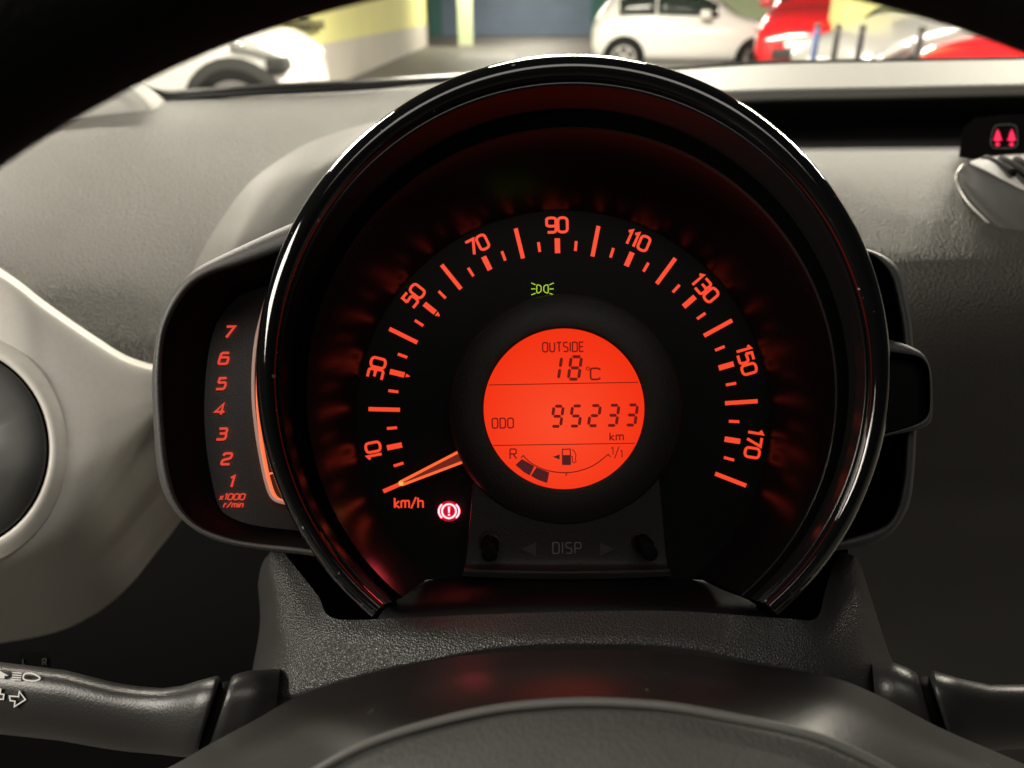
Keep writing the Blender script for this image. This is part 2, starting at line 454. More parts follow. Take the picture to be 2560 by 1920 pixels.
def wall_thing(name, label, a, b, h, band, m_low, m_up, t=.3):
    """a wall between ground points a and b: painted upper part over a grey band"""
    d = (b - a); L = math.hypot(d.x, d.y); ang = math.atan2(d.y, d.x)
    w = thing(name, label, 'wall', (a.x, a.y, 0), frame=WORLD, rz=ang)
    v, f = box(0, L, 0, t, 0, band); mesh('lower_band', v, f, m_low, w, False, shift=False)
    v, f = box(.003, L - .003, .004, t - .004, band, h); mesh('upper_wall', v, f, m_up, w, False, shift=False)
    return w
cor = ground(1070, 114)
near = ground(814, 222)
wall_thing('garage_wall', 'yellow wall with grey lower band running back behind the left white car', near, cor, 3.4, .62, M['greyband'], M['yellow'])
# pier and rear wall to the left of it
pe = at_y(712, 100, near.y + .4); pf = at_y(813, 100, near.y - .02)
wall_thing('wall_pier', 'short yellow wall end behind the bonnet of the left white car', Vector((pe.x, near.y - .02, 0)), Vector((near.x - .02, near.y - .02, 0)), 3.4, .3, M['greyband'], M['yellow'], t=.5)
br = thing('wall_bracket', 'small dark pipe bracket high on the short yellow wall end', 'bracket', tuple(at_y(760, 55, near.y - .1)), frame=WORLD)
v, f = tube([(-.30, 0, .06), (-.2, 0, 0), (.15, 0, -.03), (.28, 0, -.03)], .06); mesh('pipe', v, f, M['bracket'], br, shift=False)
v, f = box(-.06, .06, -.02, .1, -.1, .1); mesh('clip', v, f, M['postgrey'], br, False, shift=False)
bl = at_y(420, 100, 17); wall_thing('back_wall', 'pale green wall seen over the left white car', Vector((bl.x - 6, 17.5, 0)), Vector((at_y(770, 100, 17.5).x, 17.5, 0)), 3.4, .3, M['greyband'], M['lightgreen'])
# blue door at the far end
dl, dr, DY = at_y(1086, 60, 38).x, at_y(1496, 60, 38).x, 38
bd = thing('roller_door', 'wide blue door at the far end of the garage', 'door', (dl, DY, 0), frame=WORLD)
n = 12
for i in range(n):
    v, f = box(.35, dr - dl - .35, 0, .1, i * .3 + .003, i * .3 + .297); mesh('panel', v, f, M['bluepaint'], bd, False, shift=False)
for x0, x1 in ((-.25, .35), (dr - dl - .35, dr - dl + .45)):
    v, f = box(x0, x1, -.08, .2, 0, 3.7); mesh('frame', v, f, M['teal'], bd, False, shift=False)
wall_thing('far_wall', 'blue end wall to the left of the blue door', Vector((cor.x - 3, 38.6, 0)), Vector((dl - .3, 38.6, 0)), 3.7, .5, M['greyband'], M['bluepaint'])
wall_thing('side_wall', 'pale green wall behind the white hatchback', Vector((dr + .5, 24, 0)), Vector((dr + 26, 24, 0)), 3.6, .5, M['greyband'], M['lightgreen'])

def column(label, px0, px1, y, m_up, band=.15):
    x0, x1 = at_y(px0, 60, y).x, at_y(px1, 60, y).x
    c = thing('column', label, 'column', ((x0 + x1) / 2, y, 0), frame=WORLD)
    hw = (x1 - x0) / 2
    o = mesh('shaft', *box(-hw, hw, 0, 2 * hw, band, 3.6), m_up, c, False, shift=False); bevel(o, .02)
    o = mesh('plinth', *box(-hw - .01, hw + .01, -.01, 2 * hw + .01, 0, band), M['greyband'], c, False, shift=False); bevel(o, .02)
column('slim pale green column in front of the blue door', 1144, 1180, 27, M['lightgreen'], .05)
column('bright yellow column between the red car and the silver car', 2106, 2211, 12.2, M['yellow'])

ST = [  # t along the length from the tail, underside, belt, roof, half width at belt, half width at roof
 (0.00, .42, .66, .74, .60, .50), (0.015, .30, .80, .90, .74, .60), (0.05, .24, .90, 1.08, .80, .60), (0.12, .22, .95, 1.33, .81, .58), (0.2, .22, .95, 1.44, .82, .58),
 (0.32, .22, .95, 1.48, .82, .60), (0.52, .22, .94, 1.45, .82, .59), (0.63, .22, .92, 1.24, .82, .62), (0.72, .22, .91, 1.00, .82, .68),
 (0.80, .22, .87, .94, .81, .66), (0.92, .22, .76, .84, .77, .58), (0.98, .24, .64, .72, .70, .50), (1.0, .32, .52, .58, .62, .44)]
ST_TALL = [(t, a, b, c, d, e) for t, a, b, c, d, e in ST[:8]] + [(0.72, .22, .98, 1.06, .82, .68), (0.80, .22, .96, 1.02, .82, .66), (0.90, .22, .92, .98, .81, .62), (0.965, .24, .86, .92, .77, .56), (0.99, .26, .70, .80, .72, .50), (1.0, .32, .55, .62, .66, .46)]
PROF = ST
def station(t):
    for a, b in zip(PROF, PROF[1:]):
        if a[0] <= t <= b[0]:
            q = (t - a[0]) / (b[0] - a[0])
            return [a[i] + (b[i] - a[i]) * q for i in range(6)]
    return list(PROF[-1])
def side_pt(t, s, L, H, off=.0):
    """s=0 at the belt, 1 at the roof edge"""
    _, zb, be, ro, wb, wr = station(t)
    z = be + (ro - .05 - be) * s
    return (t - .5) * L, (wb * .97 + (wr - wb * .97) * s) + off, z * H / 1.48
def car(label, loc, rz, paint, L=3.5, H=1.48, cladding=False, tall=False, group='parked cars beyond the windscreen'):
    c = thing('parked_car', label, 'car', loc, group, frame=WORLD, rz=rz)
    k = H / 1.48
    global PROF
    PROF = ST_TALL if tall else ST
    rings = []
    for t, zb, be, ro, wb, wr in PROF:
        half = [(0, zb), (wb * .8, zb), (wb * .97, zb + .10), (wb * 1.01, (zb + be) / 2), (wb * .97, be), (wr, ro - .05), (wr * .6, ro), (0, ro + .01)]
        ring = half + [(-y, z) for y, z in half[-2:0:-1]]
        rings.append([((t - .5) * L, y, z * k) for y, z in ring])
    v, f = loft(rings, True, True, True)
    subsurf(mesh('body', v, f, paint, c, shift=False), 2)
    for sg in (-1, 1):
        for (t0, t1) in ((.14, .315), (.325, .62)):
            A = [side_pt(t0 + (t1 - t0) * i / 6, .10, L, H, .012) for i in range(7)]
            B = [side_pt(t0 + (t1 - t0) * i / 6, .80, L, H, .012) for i in range(7)]
            rows = [[(x, y * sg, z) for x, y, z in A], [(x, y * sg, z) for x, y, z in B]]
            o = mesh('side_window', *loft(rows), M['carglass'], c, shift=False); o.modifiers.new('t', 'SOLIDIFY').thickness = .01
        for tx in (.17, .82 if not tall else .87):
            x = (tx - .5) * L; zc, kw = (.30, 1.0) if not cladding else (.345, 1.15)
            def disc(rad, y0, y1, n=28):
                return loft([[(x + rad * math.cos(2 * math.pi * i / n), y, zc + rad * math.sin(2 * math.pi * i / n)) for i in range(n)] for y in (y0, y1)], True, True, True)
            o = mesh('wheel_arch', *disc(.37 if not cladding else .415, sg * .70, sg * .835), M['cladding'] if cladding else M['tyre'], c, shift=False); bevel(o, .01)
            wv = mesh('wheel', *disc(.30 * kw, sg * .66, sg * .845), M['tyre'], c, shift=False); bevel(wv, .03, 3)
            parts = [disc(.06, sg * .80, sg * .852)]
            for q in range(6):
                a = q * math.pi / 3
                pv, pf = box(.03, .20, sg * .80, sg * .855, -.03, .03)
                pv = [(x + px * kw * math.cos(a) - pz * kw * math.sin(a), py, zc + px * kw * math.sin(a) + pz * kw * math.cos(a)) for px, py, pz in pv]
                parts.append((pv, pf))
            rg = [[(x + rr * kw * math.cos(2 * math.pi * i / 28), yv, zc + rr * kw * math.sin(2 * math.pi * i / 28)) for i in range(28)] for rr, yv in ((.17, sg * .82), (.185, sg * .856), (.215, sg * .856), (.22, sg * .82))]
            parts.append(loft(rg, True))
            mesh('rim', *join(*parts), M['alloy'], wv, False, shift=False)
        mv, mf = box(-.08, .09, -.1, .1, -.07, .07)
        o = mesh('door_mirror', [(px + (.55 - .5) * L, py + sg * .93, pz + 1.0 * k) for px, py, pz in mv], mf, paint, c, shift=False); bevel(o, .04, 3)
        # headlamp wraps the front corner
        rows = []
        for zz in (.0, .12):
            rows.append([((t - .5) * L + .01, sg * (station(t)[4] * .985 + .012), (station(t)[2] - .13 + zz * (1 - (t - .86) * 2)) * k) for t in (.87, .90, .93, .96, .98)])
        o = mesh('headlight', *loft(rows), M['headlamp'], c, shift=False); o.modifiers.new('t', 'SOLIDIFY').thickness = .02
        if paint is M['carwhite']: continue      # the lamps at the tail are out of sight here
        rows = []
        for zz in (.0, .2):
            rows.append([((t - .5) * L - .01, sg * (station(t)[4] * .97 + .014), (.62 + zz) * k) for t in (.012, .03, .05)])
        o = mesh('tail_light', *loft(rows), M['carred'] if paint is not M['carred'] else M['headlamp'], c, shift=False); o.modifiers.new('t', 'SOLIDIFY').thickness = .02
    # windscreen, grille, bumper intake
    rows = []
    for t in (.56, .60, .64, .68, .715):
        s = station(t); rows.append([((t - .5) * L + .006, y * s[5] * .92, (s[3] + .018 - .035 * abs(y) ** 2) * k) for y in (-1, -.5, 0, .5, 1)])
    mesh('windscreen', *loft(rows), M['carglass'], c, shift=False)
    o = mesh('grille', *box(.492 * L, .512 * L, -.42, .42, .36 * k, .46 * k), M['cladding'], c, False, shift=False); bevel(o, .02)
    o = mesh('bumper_intake', *box(.485 * L, .505 * L, -.5, .5, .26 * k, .33 * k), M['cladding'], c, False, shift=False); bevel(o, .02)
    o = mesh('number_plate', *box(.505 * L, .518 * L, -.24, .24, .48 * k, .57 * k), M['carwhite'], c, False, shift=False)
    return c

# left white car: its nose points right, wheel arch and side cladding grey
fw = at_y(573, 205, 6.5)
c1 = car('white car with grey wheel arch at the left behind the pillar', (fw.x - 1.33, 7.32, 0), math.radians(1), M['carwhite'], L=3.6, H=1.48, cladding=True, tall=True)
o = mesh('side_bump', *box(-.7, .62, -.86, -.80, .42, .60), M['cladding'], c1, False, shift=False); bevel(o, .04, 3)
o = mesh('lamp_cluster', *box(1.60, 1.76, -.83, -.60, .64, .76), M['cladding'], c1, False, shift=False); bevel(o, .04, 3)
# white hatchback in the middle, nose to the right
rw = at_y(1560, 140, 15)
car('white hatchback parked side on above the dial hood', (at_y(1718, 100, 15.6).x, 15.6, 0), math.radians(-6), M['carwhite'], L=3.5, H=1.48)
# red car with its nose towards the camera
car('tall red car between the white hatchback and the yellow column', (at_y(2045, 100, 13.4).x + .38, 14.3, 0), math.radians(-118), M['carred'], L=3.7, H=1.75)
car('silver car to the right of the yellow column', (at_y(2290, 100, 10.6).x + .5, 10.9, 0), math.radians(-158), M['cargrey'], L=3.7, H=1.46)
car('low red car at the right edge in front of the silver car', (at_y(2520, 100, 9.2).x + .9, 9.0, 0), math.radians(-165), M['carred'], L=3.7, H=1.40)
car('red car mostly hidden behind the yellow column', (at_y(2250, 60, 16.5).x, 17.5, 0), math.radians(-60), M['carred'], L=3.7, H=1.6)

for px, y, m_, lab in ((2040, 9.6, 'postblue', 'slim blue post in front of the tall red car'), (2091, 9.4, 'postgrey', 'thin grey post just left of the yellow column'),
                       (2152, 9.0, 'postgrey', 'dark grey post in front of the yellow column'), (2300, 8.2, 'postgrey', 'thin grey post in front of the silver car')):
    b0 = at_y(px, 100, y)
    c = thing('bollard', lab, 'post', (b0.x, y, 0), 'posts in front of the parked cars', frame=WORLD)
    mesh('post', *tube([(0, 0, 0), (0, 0, .86), (0, 0, .9)], [.034, .034, .028], 14), M[m_], c, shift=False)
    mesh('cap', *tube([(0, 0, .9), (0, 0, .935), (0, 0, .945)], [.038, .038, .015], 14), M['postgrey'], c, shift=False)
    mesh('base_plate', *tube([(0, 0, 0), (0, 0, .02)], .1, 14), M['postgrey'], c, shift=False)

# ------------------------------------------------------------------ windscreen and pillar
ws = thing('windscreen', 'windscreen with black border along its lower edge', 'windscreen', P(1280, 210, .95))
gl = []
for t in (0, .35, .7, 1):
    w = .96 - .62 * t
    gl.append([P(300, 190 - 900 * t, w * .93), P(700, 212 - 1000 * t, w), P(1300, 190 - 1000 * t, w * 1.03), P(2000, 165 - 1000 * t, w * 1.03), P(2800, 150 - 1000 * t, w)])
mesh('glass_pane', *loft([crom(r, 6) for r in gl]), M['windscreen'], ws)
top = [(318, 168), (345, 195), (375, 218), (407, 231), (470, 229), (651, 217), (900, 205), (1117, 193), (1280, 184)]
bot = [(290, 160), (322, 196), (358, 232), (411, 256), (480, 250), (651, 240), (900, 227), (1117, 207), (1280, 196)]
fr = mesh('frit_band', *loft([crom([P(x, y, .87) for x, y in top], 6), crom([P(x, y, .865) for x, y in bot], 6)]), M['frit'], ws)
fr.modifiers.new('t', 'SOLIDIFY').thickness = .004

ap = thing('windscreen_pillar', 'pale grey pillar trim at the left end of the windscreen', 'pillar', P(260, 250, .8))
rows = [[(-60, 60, .80), (60, 20, .82), (180, 0, .83), (235, 10, .83), (270, 60, .83)],
        [(-40, 200, .78), (110, 190, .80), (250, 180, .82), (290, 172, .82), (325, 178, .85)],
        [(-30, 330, .74), (120, 310, .77), (330, 275, .80), (375, 258, .81), (415, 254, .86)],
        [(-30, 420, .74), (120, 400, .77), (340, 340, .80), (390, 310, .81), (430, 300, .87)]]
mesh('trim_panel', *patch(rows), M['pillar'], ap)

# ------------------------------------------------------------------ dashboard
db = thing('dashboard', 'grained grey dashboard with silver vent trim below the windscreen', 'dashboard', P(1280, 900, .5))
X = (-350, 110, 411, 700, 1000, 1350)
Y = ((430, 303, 252, 234, 210, 190), (470, 370, 320, 300, 272, 255), (600, 520, 480, 455, 430, 420), (770, 720, 690, 670, 650, 640), (960, 935, 915, 900, 890, 885), (1120, 1090, 1070, 1060, 1060, 1060))
Wd = ((.70, .78, .86, .88, .90, .90), (.60, .67, .73, .77, .80, .80), (.52, .57, .62, .65, .68, .68), (.465, .505, .54, .56, .58, .58), (.452, .480, .502, .518, .53, .53), (.475, .498, .516, .53, .54, .54))
mesh('upper_pad', *patch([[(x, y, w) for x, y, w in zip(X, yr, wr)] for yr, wr in zip(Y, Wd)], 14, 14), M['pad'], db)
# fairing that swells up behind the instrument pod
rows = [[(455, 800, .475), (470, 720, .490), (488, 663, .500), (533, 581, .515), (615, 466, .545), (697, 400, .575), (800, 345, .61), (955, 300, .66), (1130, 262, .72)],
        [(490, 800, .452), (510, 720, .468), (532, 655, .478), (575, 575, .490), (650, 476, .515), (735, 410, .545), (840, 356, .585), (985, 312, .64), (1145, 275, .70)],
        [(530, 800, .448), (552, 725, .458), (575, 660, .466), (610, 594, .476), (686, 505, .502), (780, 424, .535), (880, 372, .575), (1010, 328, .63), (1160, 290, .69)],
        [(600, 805, .46), (620, 735, .468), (640, 680, .475), (680, 615, .485), (745, 535, .51), (830, 455, .545), (920, 400, .585), (1040, 352, .64), (1175, 310, .70)],
        [(700, 810, .50), (720, 750, .50), (740, 700, .505), (780, 640, .515), (840, 570, .54), (910, 500, .57), (990, 440, .61), (1090, 385, .66), (1200, 345, .72)]]
mesh('pod_fairing', *patch(rows, 8, 8), M['pad_fine'], db)
# passenger side: top ledge, its front lip, the shaded tray and the rounded lower face
XR = (1330, 1600, 1900, 2200, 2560, 2900)
def prow(ys, ws): return [(x, y, w) for x, y, w in zip(XR, ys, ws)]
def same(v): return [v] * 6
led = [prow((186, 180, 160, 153, 147, 142), same(.98)), prow((192, 186, 167, 160, 154, 149), same(.95)), prow((238, 231, 217, 211, 204, 198), same(.80)), prow((243, 236, 222, 216, 209, 203), same(.782)),
       prow((262, 256, 239, 233, 227, 221), same(.778)), prow((276, 270, 254, 248, 241, 235), same(.782)), prow((280, 274, 258, 252, 245, 239), same(.80))]
mesh('top_ledge', *patch(led, 6, 6), M['pad_fine'], db)
mesh('ledge_seal', *tube(crom([P(x, y - 3, .975) for x, y in zip(XR, (186, 180, 161, 154, 148, 143))], 8), .0022), M['seal'], db)
tray = [prow((272, 266, 252, 246, 240, 234), same(.80)), prow((268, 262, 250, 244, 238, 232), same(.90)), prow((330, 326, 318, 314, 310, 306), same(.90)), prow((365, 362, 356, 352, 348, 346), same(.86)), prow((388, 386, 383, 380, 378, 376), same(.66))]
mesh('tray', *patch(tray, 6, 6), M['tray'], db)
low = [prow((386, 384, 381, 378, 376, 374), same(.665)), prow((398, 396, 393, 390, 388, 386), (.66, .645, .63, .62, .62, .63)), prow((450, 448, 445, 442, 440, 438), (.60, .59, .57, .56, .56, .57)), prow((580, 578, 576, 574, 572, 570), (.56, .55, .53, .505, .50, .51)),
       prow((700,) * 6, (.545, .535, .51, .482, .478, .49)), prow((850,) * 6, (.555, .545, .52, .495, .497, .515)), prow((1000,) * 6, (.59, .58, .555, .535, .545, .56)), prow((1150,) * 6, (.64, .63, .61, .60, .61, .625)), prow((1300,) * 6, (.70, .69, .68, .67, .68, .69)), prow((1600,) * 6, (.80, .80, .79, .79, .79, .79)), prow((2100,) * 6, (.85, .85, .85, .85, .85, .85))]
mesh('passenger_face', *patch(low, 10, 10), M['pad'], db)
# dark knee panel below
mesh('knee_panel', *patch([[(x, y, w) for x in (-500, 200, 900, 1600, 2300, 3000)] for y, w in ((1100, .86), (1350, .86), (1650, .86), (2000, .88), (2500, .90))], 4, 4), M['black'], db)
# silver vent trim on the left
VT = [(-300, 500), (0, 678), (120, 767), (240, 850), (330, 903), (440, 930), (600, 950)]
VB = [(-300, 1440), (0, 1395), (130, 1345), (225, 1270), (310, 1165), (420, 1040), (620, 930)]
WT = (.384, .389, .395, .403, .410, .420, .44); WB = (.354, .357, .362, .371, .386, .410, .45)
def vrow(t, dw, dx=0, dy=0): return [(a + (c - a) * t + dx, b + (d - b) * t + dy, p + (q - p) * t ** .6 + dw) for (a, b), (c, d), p, q in zip(VT, VB, WT, WB)]
vr = [vrow(0, .02, 0, -8), vrow(0, .004, 0, -3), vrow(.012, -.003), vrow(.045, -.0055), vrow(.3, -.003), vrow(.55, -.002), vrow(.78, .001), vrow(1, .013), vrow(1, .040, 22, 50), vrow(1, .085, 46, 100), vrow(1, .15, 70, 148), vrow(1, .23, 96, 196)]
vt_geo = patch(vr, 10, 8)
mesh('vent_trim', *vt_geo, M['silver'], db)
VTP = [(p[0] / p[1] * F_PX + CX, CY - p[2] / p[1] * F_PX, p[1]) for p in vt_geo[0]]
def trim_w(px, py):
    """depth of the trim surface behind a point"""
    near_ = sorted(((x - px) ** 2 + (y - py) ** 2, w) for x, y, w in VTP)[:6]
    ws = [1 / (d + 4) for d, _ in near_]
    return sum(a * w for a, (_, w) in zip(ws, near_)) / sum(ws)
def vring(sc, dw, n=72):
    out = []
    for i in range(n):
        a = 2 * math.pi * i / n
        x, y = -110 + 232 * sc * math.cos(a), 1122 - 250 * sc * math.sin(a)
        out.append(P(x, y, trim_w(-110 + 232 * min(max(sc, .9), 1.1) * math.cos(a), 1122 - 250 * min(max(sc, .9), 1.1) * math.sin(a)) + dw))
    return out
vv = mesh('vent_ring', *loft([vring(1.20, .0015), vring(1.14, -.0008), vring(1.09, -.0022), vring(1.04, -.0026), vring(1.012, -.0018), vring(1.0, .0008)], True), M['silver'], db)
gp = mesh('vent_gap', *loft([vring(1.005, -.0006), vring(.97, -.0006)], True), M['light_trap'], db)
dv = mesh('vent_disc', *loft([vring(.982, .001), vring(.978, -.0012), vring(.95, -.0022), vring(.7, -.0048), vring(.4, -.0064), vring(.02, -.0070)], True, False, True), M['vent'], db)
# centre vent pod at the right edge
rows = [[(2425, 402, .535), (2470, 392, .56), (2560, 384, .58), (2700, 378, .59), (2900, 376, .59)],
        [(2428, 402, .525), (2478, 398, .535), (2570, 394, .55), (2700, 392, .56), (2900, 395, .56)],
        [(2426, 404, .515), (2470, 420, .512), (2560, 465, .505), (2700, 520, .50), (2900, 570, .50)],
        [(2418, 410, .512), (2460, 432, .505), (2555, 482, .497), (2700, 545, .49), (2900, 600, .49)],
        [(2402, 428, .516), (2436, 470, .508), (2530, 550, .50), (2690, 640, .494), (2900, 720, .49)],
        [(2393, 440, .522), (2412, 492, .514), (2500, 582, .504), (2670, 700, .498), (2900, 800, .49)],
        [(2394, 446, .56), (2412, 500, .55), (2500, 592, .54), (2670, 710, .53), (2900, 810, .52)]]
mesh('centre_vent_pod', *patch(rows, 8, 6), M['vent_pod'], db)
mesh('centre_vent_rim', *tube(crom([P(*p) for p in [(2408, 412, .522), (2393, 434, .519), (2394, 460, .516), (2420, 506, .511), (2466, 552, .506), (2520, 600, .502), (2600, 660, .499), (2760, 760, .494)]], 8), .0008), M['silver_lite'], db)
for k in range(4):
    mesh('vent_slot', *tube(crom([P(*p) for p in [(2462 + k * 38, 397 + k * 1, .541), (2478 + k * 38, 404 + k * 2, .533), (2510 + k * 38, 420 + k * 5, .522), (2535 + k * 40, 437 + k * 8, .513)]], 6), [.0008] + [.003] * 17 + [.0008]), M['black'], db)

# seat-belt lamp pod
sb = thing('seat_belt_lamp', 'black pod with two glowing red seat belt symbols above the centre vent', 'warning lamp', P(2500, 370, .6))
pod = [(2412, 382), (2418, 330), (2440, 308), (2500, 300), (2640, 296), (2640, 388), (2480, 394)]
o = mesh('pod_case', *plate(pod, .60, .12), M['black'], sb, False); bevel(o, .004, 3)
rr = [(2478, 366), (2476, 350), (2484, 318), (2494, 312), (2532, 311), (2542, 317), (2545, 350), (2542, 366), (2532, 370), (2490, 371)]
mesh('lamp_outline', *stroke3(chaikin(rr, True, 1), 1.5, .598, .001, True), M['dark_print'], sb, False)
for dx in (0, 35):
    b = [(2494 + dx, 322), (2500 + dx, 334), (2503 + dx, 346), (2506 + dx, 350), (2499 + dx, 352), (2494 + dx, 354), (2489 + dx, 352), (2482 + dx, 350), (2486 + dx, 346), (2489 + dx, 334)]
    fg = mesh('belt_symbol', *plate(b, .5985, .001), M['belt'], sb, False)
    b = [(2494 + dx + 6 * math.cos(a * .785), 361 + 4.5 * math.sin(a * .785)) for a in range(8)]
    mesh('symbol_head', *plate(b, .5985, .001), M['belt'], fg, False)

# ------------------------------------------------------------------ instrument cluster
ic = thing('instrument_cluster', 'round speedometer with glowing orange dial in a gloss black hood', 'speedometer', P(1434, 1540, .27))
A0, A1 = -50, 230.5
def RG(r, w, cx=1434, cy=929, a0=A0, a1=A1): return circ(cx, cy, r, w, a0, a1, 180)
hood = [RG(640, .33), RG(705, .285), RG(760, .2555), RG(782, .2475), RG(790, .2450), RG(794, .2425), RG(793, .2402), RG(787, .2383), RG(776, .2370), RG(764, .2366), RG(754, .2372, 1433, 934), RG(744, .2385, 1433, 938), RG(736, .2402, 1432, 942)]
o = mesh('hood_ring', *loft(hood), M['gloss'], ic)
# the ends of the ring
for k, i in enumerate((0, -1)):
    pts = [r[i] for r in hood]
    mesh('ring_end', pts, [tuple(range(len(pts)))], M['gloss'], ic, False)
lip = [RG(738, .2400, 1432, 942), RG(734, .2396, 1432, 943), RG(730, .2402, 1432, 944)]
mesh('inner_lip', *loft(lip), M['satin'], ic)
mesh('hood_wall', *loft([RG(731, .2403, 1432, 944), RG(712, .2447, 1431, 955), RG(692, .2492, 1430, 966)]), M['satin'], ic)
mesh('hood_step', *loft([RG(692, .2493, 1430, 966), RG(682, .2496, 1429, 972), RG(668, .2500, 1429, 979), RG(664, .2504, 1429, 981)]), M['light_trap'], ic)
well = []
for i in range(9):
    t = i / 8
    well.append(RG(664 + (515 - 664) * t ** .92, .2504 + (.2852 - .2504) * t, 1429 + (1407 - 1429) * t, 981 + (1043 - 981) * t))
mesh('well_wall', *loft(well), M['well'], ic)
dial = mesh('dial_face', *loft([circ(1407, 1043, 520, .285), circ(1407, 1043, 300, .285), circ(1407, 1043, 20, .285)], True, False, True), M['dial'], ic)
HM = (1403.0792, 472.603, 15.42566, 1034.08518, -20.52, -466.739, -0.01051, 0.018877)
def scale_pt(v, r):
    t = math.radians(90 - (v - 90) * 1.25); a, b = r * math.cos(t), r * math.sin(t)
    d = 1 + HM[6] * a + HM[7] * b
    return Vector(((HM[0] + HM[1] * a + HM[2] * b) / d, (HM[3] + HM[4] * a + HM[5] * b) / d))
for v in range(0, 181, 5):
    if v % 20 == 0: r0, r1, wd = .835, 1.0, 10.5
    elif v % 10 == 0: r0, r1, wd = .838, .917, 13.5
    else: r0, r1, wd = .852, .905, 7.2
    if v == 50: r0 = .842
    a, b = scale_pt(v, r0), scale_pt(v, r1)
    mesh('tick_mark', *stroke3([a, b], wd, .2845, .0004), M['mark'], dial, False)
    if v in (30, 50):                           # pointed tip under these two marks
        d = (a - b).normalized(); s = Vector((-d.y, d.x)); q = a + d * 3.5
        k = 6.5 if v == 50 else 4.5
        mesh('tick_tip', *plate([tuple(q + s * k), tuple(q - s * k), tuple(q + d * 9 - s * k * .35), tuple(q + d * 11), tuple(q + d * 9 + s * k * .35)], .2845, .0004), M['mark'], dial, False)
for v in range(10, 180, 20):
    c = scale_pt(v, .988 if v < 100 else .985)
    up = scale_pt(v, 1.1) - scale_pt(v, .8)
    ang = math.atan2(up.x, -up.y)
    lettering('numeral', str(v), c.x, c.y, 36, 7.0, .2845, .0004, ang=ang, gap=.17 if v < 100 else .19, material=M['mark'], parent=dial)
lettering('unit_mark', 'km/h', 1022, 1257, 25, 4.5, .2845, .0004, ang=-.01, gap=.2, material=M['mark'], parent=dial)

# brake lamp
def c8(x, y): return (880 + x * .3707, 1060 + y * .3707)
bx, by = c8(654, 588)
bk = mesh('brake_lamp', *plate([(bx + 28 * math.cos(a * math.pi / 16), by + 26 * math.sin(a * math.pi / 16)) for a in range(32)], .2844, .0003), M['warn_glow'], dial, False)
mesh('brake_symbol_ring', *stroke3([(bx + 17.5 * math.cos(a * math.pi / 20), by + 17.5 * math.sin(a * math.pi / 20)) for a in range(40)], 4.2, .2838, .0008, True), M['warn'], bk, False)
for s in (0, math.pi):
    mesh('brake_symbol_arc', *stroke3([(bx + 25.5 * math.cos(s - .82 + a * .205), by + 22.5 * math.sin(s - .82 + a * .205)) for a in range(9)], 4.2, .2838, .0008), M['warn'], bk, False)
mesh('exclamation_bar', *plate([(bx - 2.6, by - 11), (bx + 2.6, by - 11), (bx + 1.6, by + 4), (bx - 1.6, by + 4)], .2838, .0008), M['warn'], bk, False)
mesh('exclamation_dot', *plate([(bx - 2.2, by + 7), (bx + 2.2, by + 7), (bx + 2.2, by + 11), (bx - 2.2, by + 11)], .2838, .0008), M['warn'], bk, False)

# side light symbol: two D-shaped lamps back to back, three rays each
def c5(x, y): return (840 + x * .29837, 480 + y * .29837)
for s in (-1, 1):
    gx, gy = c5(1730, 812)
    def g(x, y): return (gx + s * x * .29837, gy + y * .29837)
    lampm = mesh('side_light_symbol', *stroke3(chaikin([g(10, -2), g(12, 20), g(30, 33), g(48, 34), g(48, 0), g(48, -34), g(30, -33), g(12, -22)], True, 1), 2.4, .2842, .0006, True), M['green'], dial, False)
    for y0, y1 in ((-34, -50), (0, 0), (36, 50)):
        mesh('symbol_ray', *stroke3([g(58, y0), g(94, y1)], 2.3, .2842, .0006), M['green'], lampm, False)

# needle
na, nb = c8(325, 400), c8(748, 220)
def nd(x, y): return Vector(c8(x, y))
nl = mesh('needle', *plate([c8(318, 392), c8(722, 182), c8(755, 255), c8(332, 412)], .2790, .0012), M['needle_in'], ic, False)
mesh('needle_edge', *stroke3([nd(325, 392), nd(722, 186)], 7.2, .2782, .0012), M['needle'], nl, False)
mesh('needle_edge', *stroke3([nd(335, 412), nd(758, 252)], 6.6, .2782, .0012), M['needle'], nl, False)
tp = nd(330, 400)
mesh('needle_tip', *plate([(tp.x + 6.5 * math.cos(a * math.pi / 8), tp.y + 6.5 * math.sin(a * math.pi / 8)) for a in range(16)], .2780, .0014), M['needle_tip'], nl, False)

# centre boss with the LCD
bs = mesh('centre_boss', *loft([circ(1414, 1026, 292, .2852), circ(1413, 1025, 288, .2745), circ(1412, 1024, 282, .2725), circ(1411, 1023, 240, .2708), circ(1410, 1022, 208, .2700), circ(1410, 1022, 203, .2702), circ(1410, 1022, 200, .2716)], True), M['hubring'], ic)
lcd = mesh('lcd_screen', *loft([circ(1410, 1022, 202, .2712), circ(1410, 1022, 120, .2712), circ(1410, 1022, 10, .2712)], True, False, True), M['lcd'], ic)
nt = M['lcd'].node_tree                        # the backlight is a little stronger in the middle, as built
tcn = nt.nodes.new('ShaderNodeTexCoord'); mp = nt.nodes.new('ShaderNodeVectorMath'); mp.operation = 'DISTANCE'
cc = Vector(P(1400, 1060, .2712)) - BASE[ic]; mp.inputs[1].default_value = cc
nt.links.new(tcn.outputs['Object'], mp.inputs[0])
rm = nt.nodes.new('ShaderNodeValToRGB'); rm.color_ramp.elements[0].color = (1.0, .068, .020, 1); rm.color_ramp.elements[1].color = (.93, .028, .001, 1)
sc_ = nt.nodes.new('ShaderNodeMath'); sc_.operation = 'MULTIPLY'; sc_.inputs[1].default_value = 1 / .03
nt.links.new(mp.outputs['Value'], sc_.inputs[0]); nt.links.new(sc_.outputs[0], rm.inputs[0])
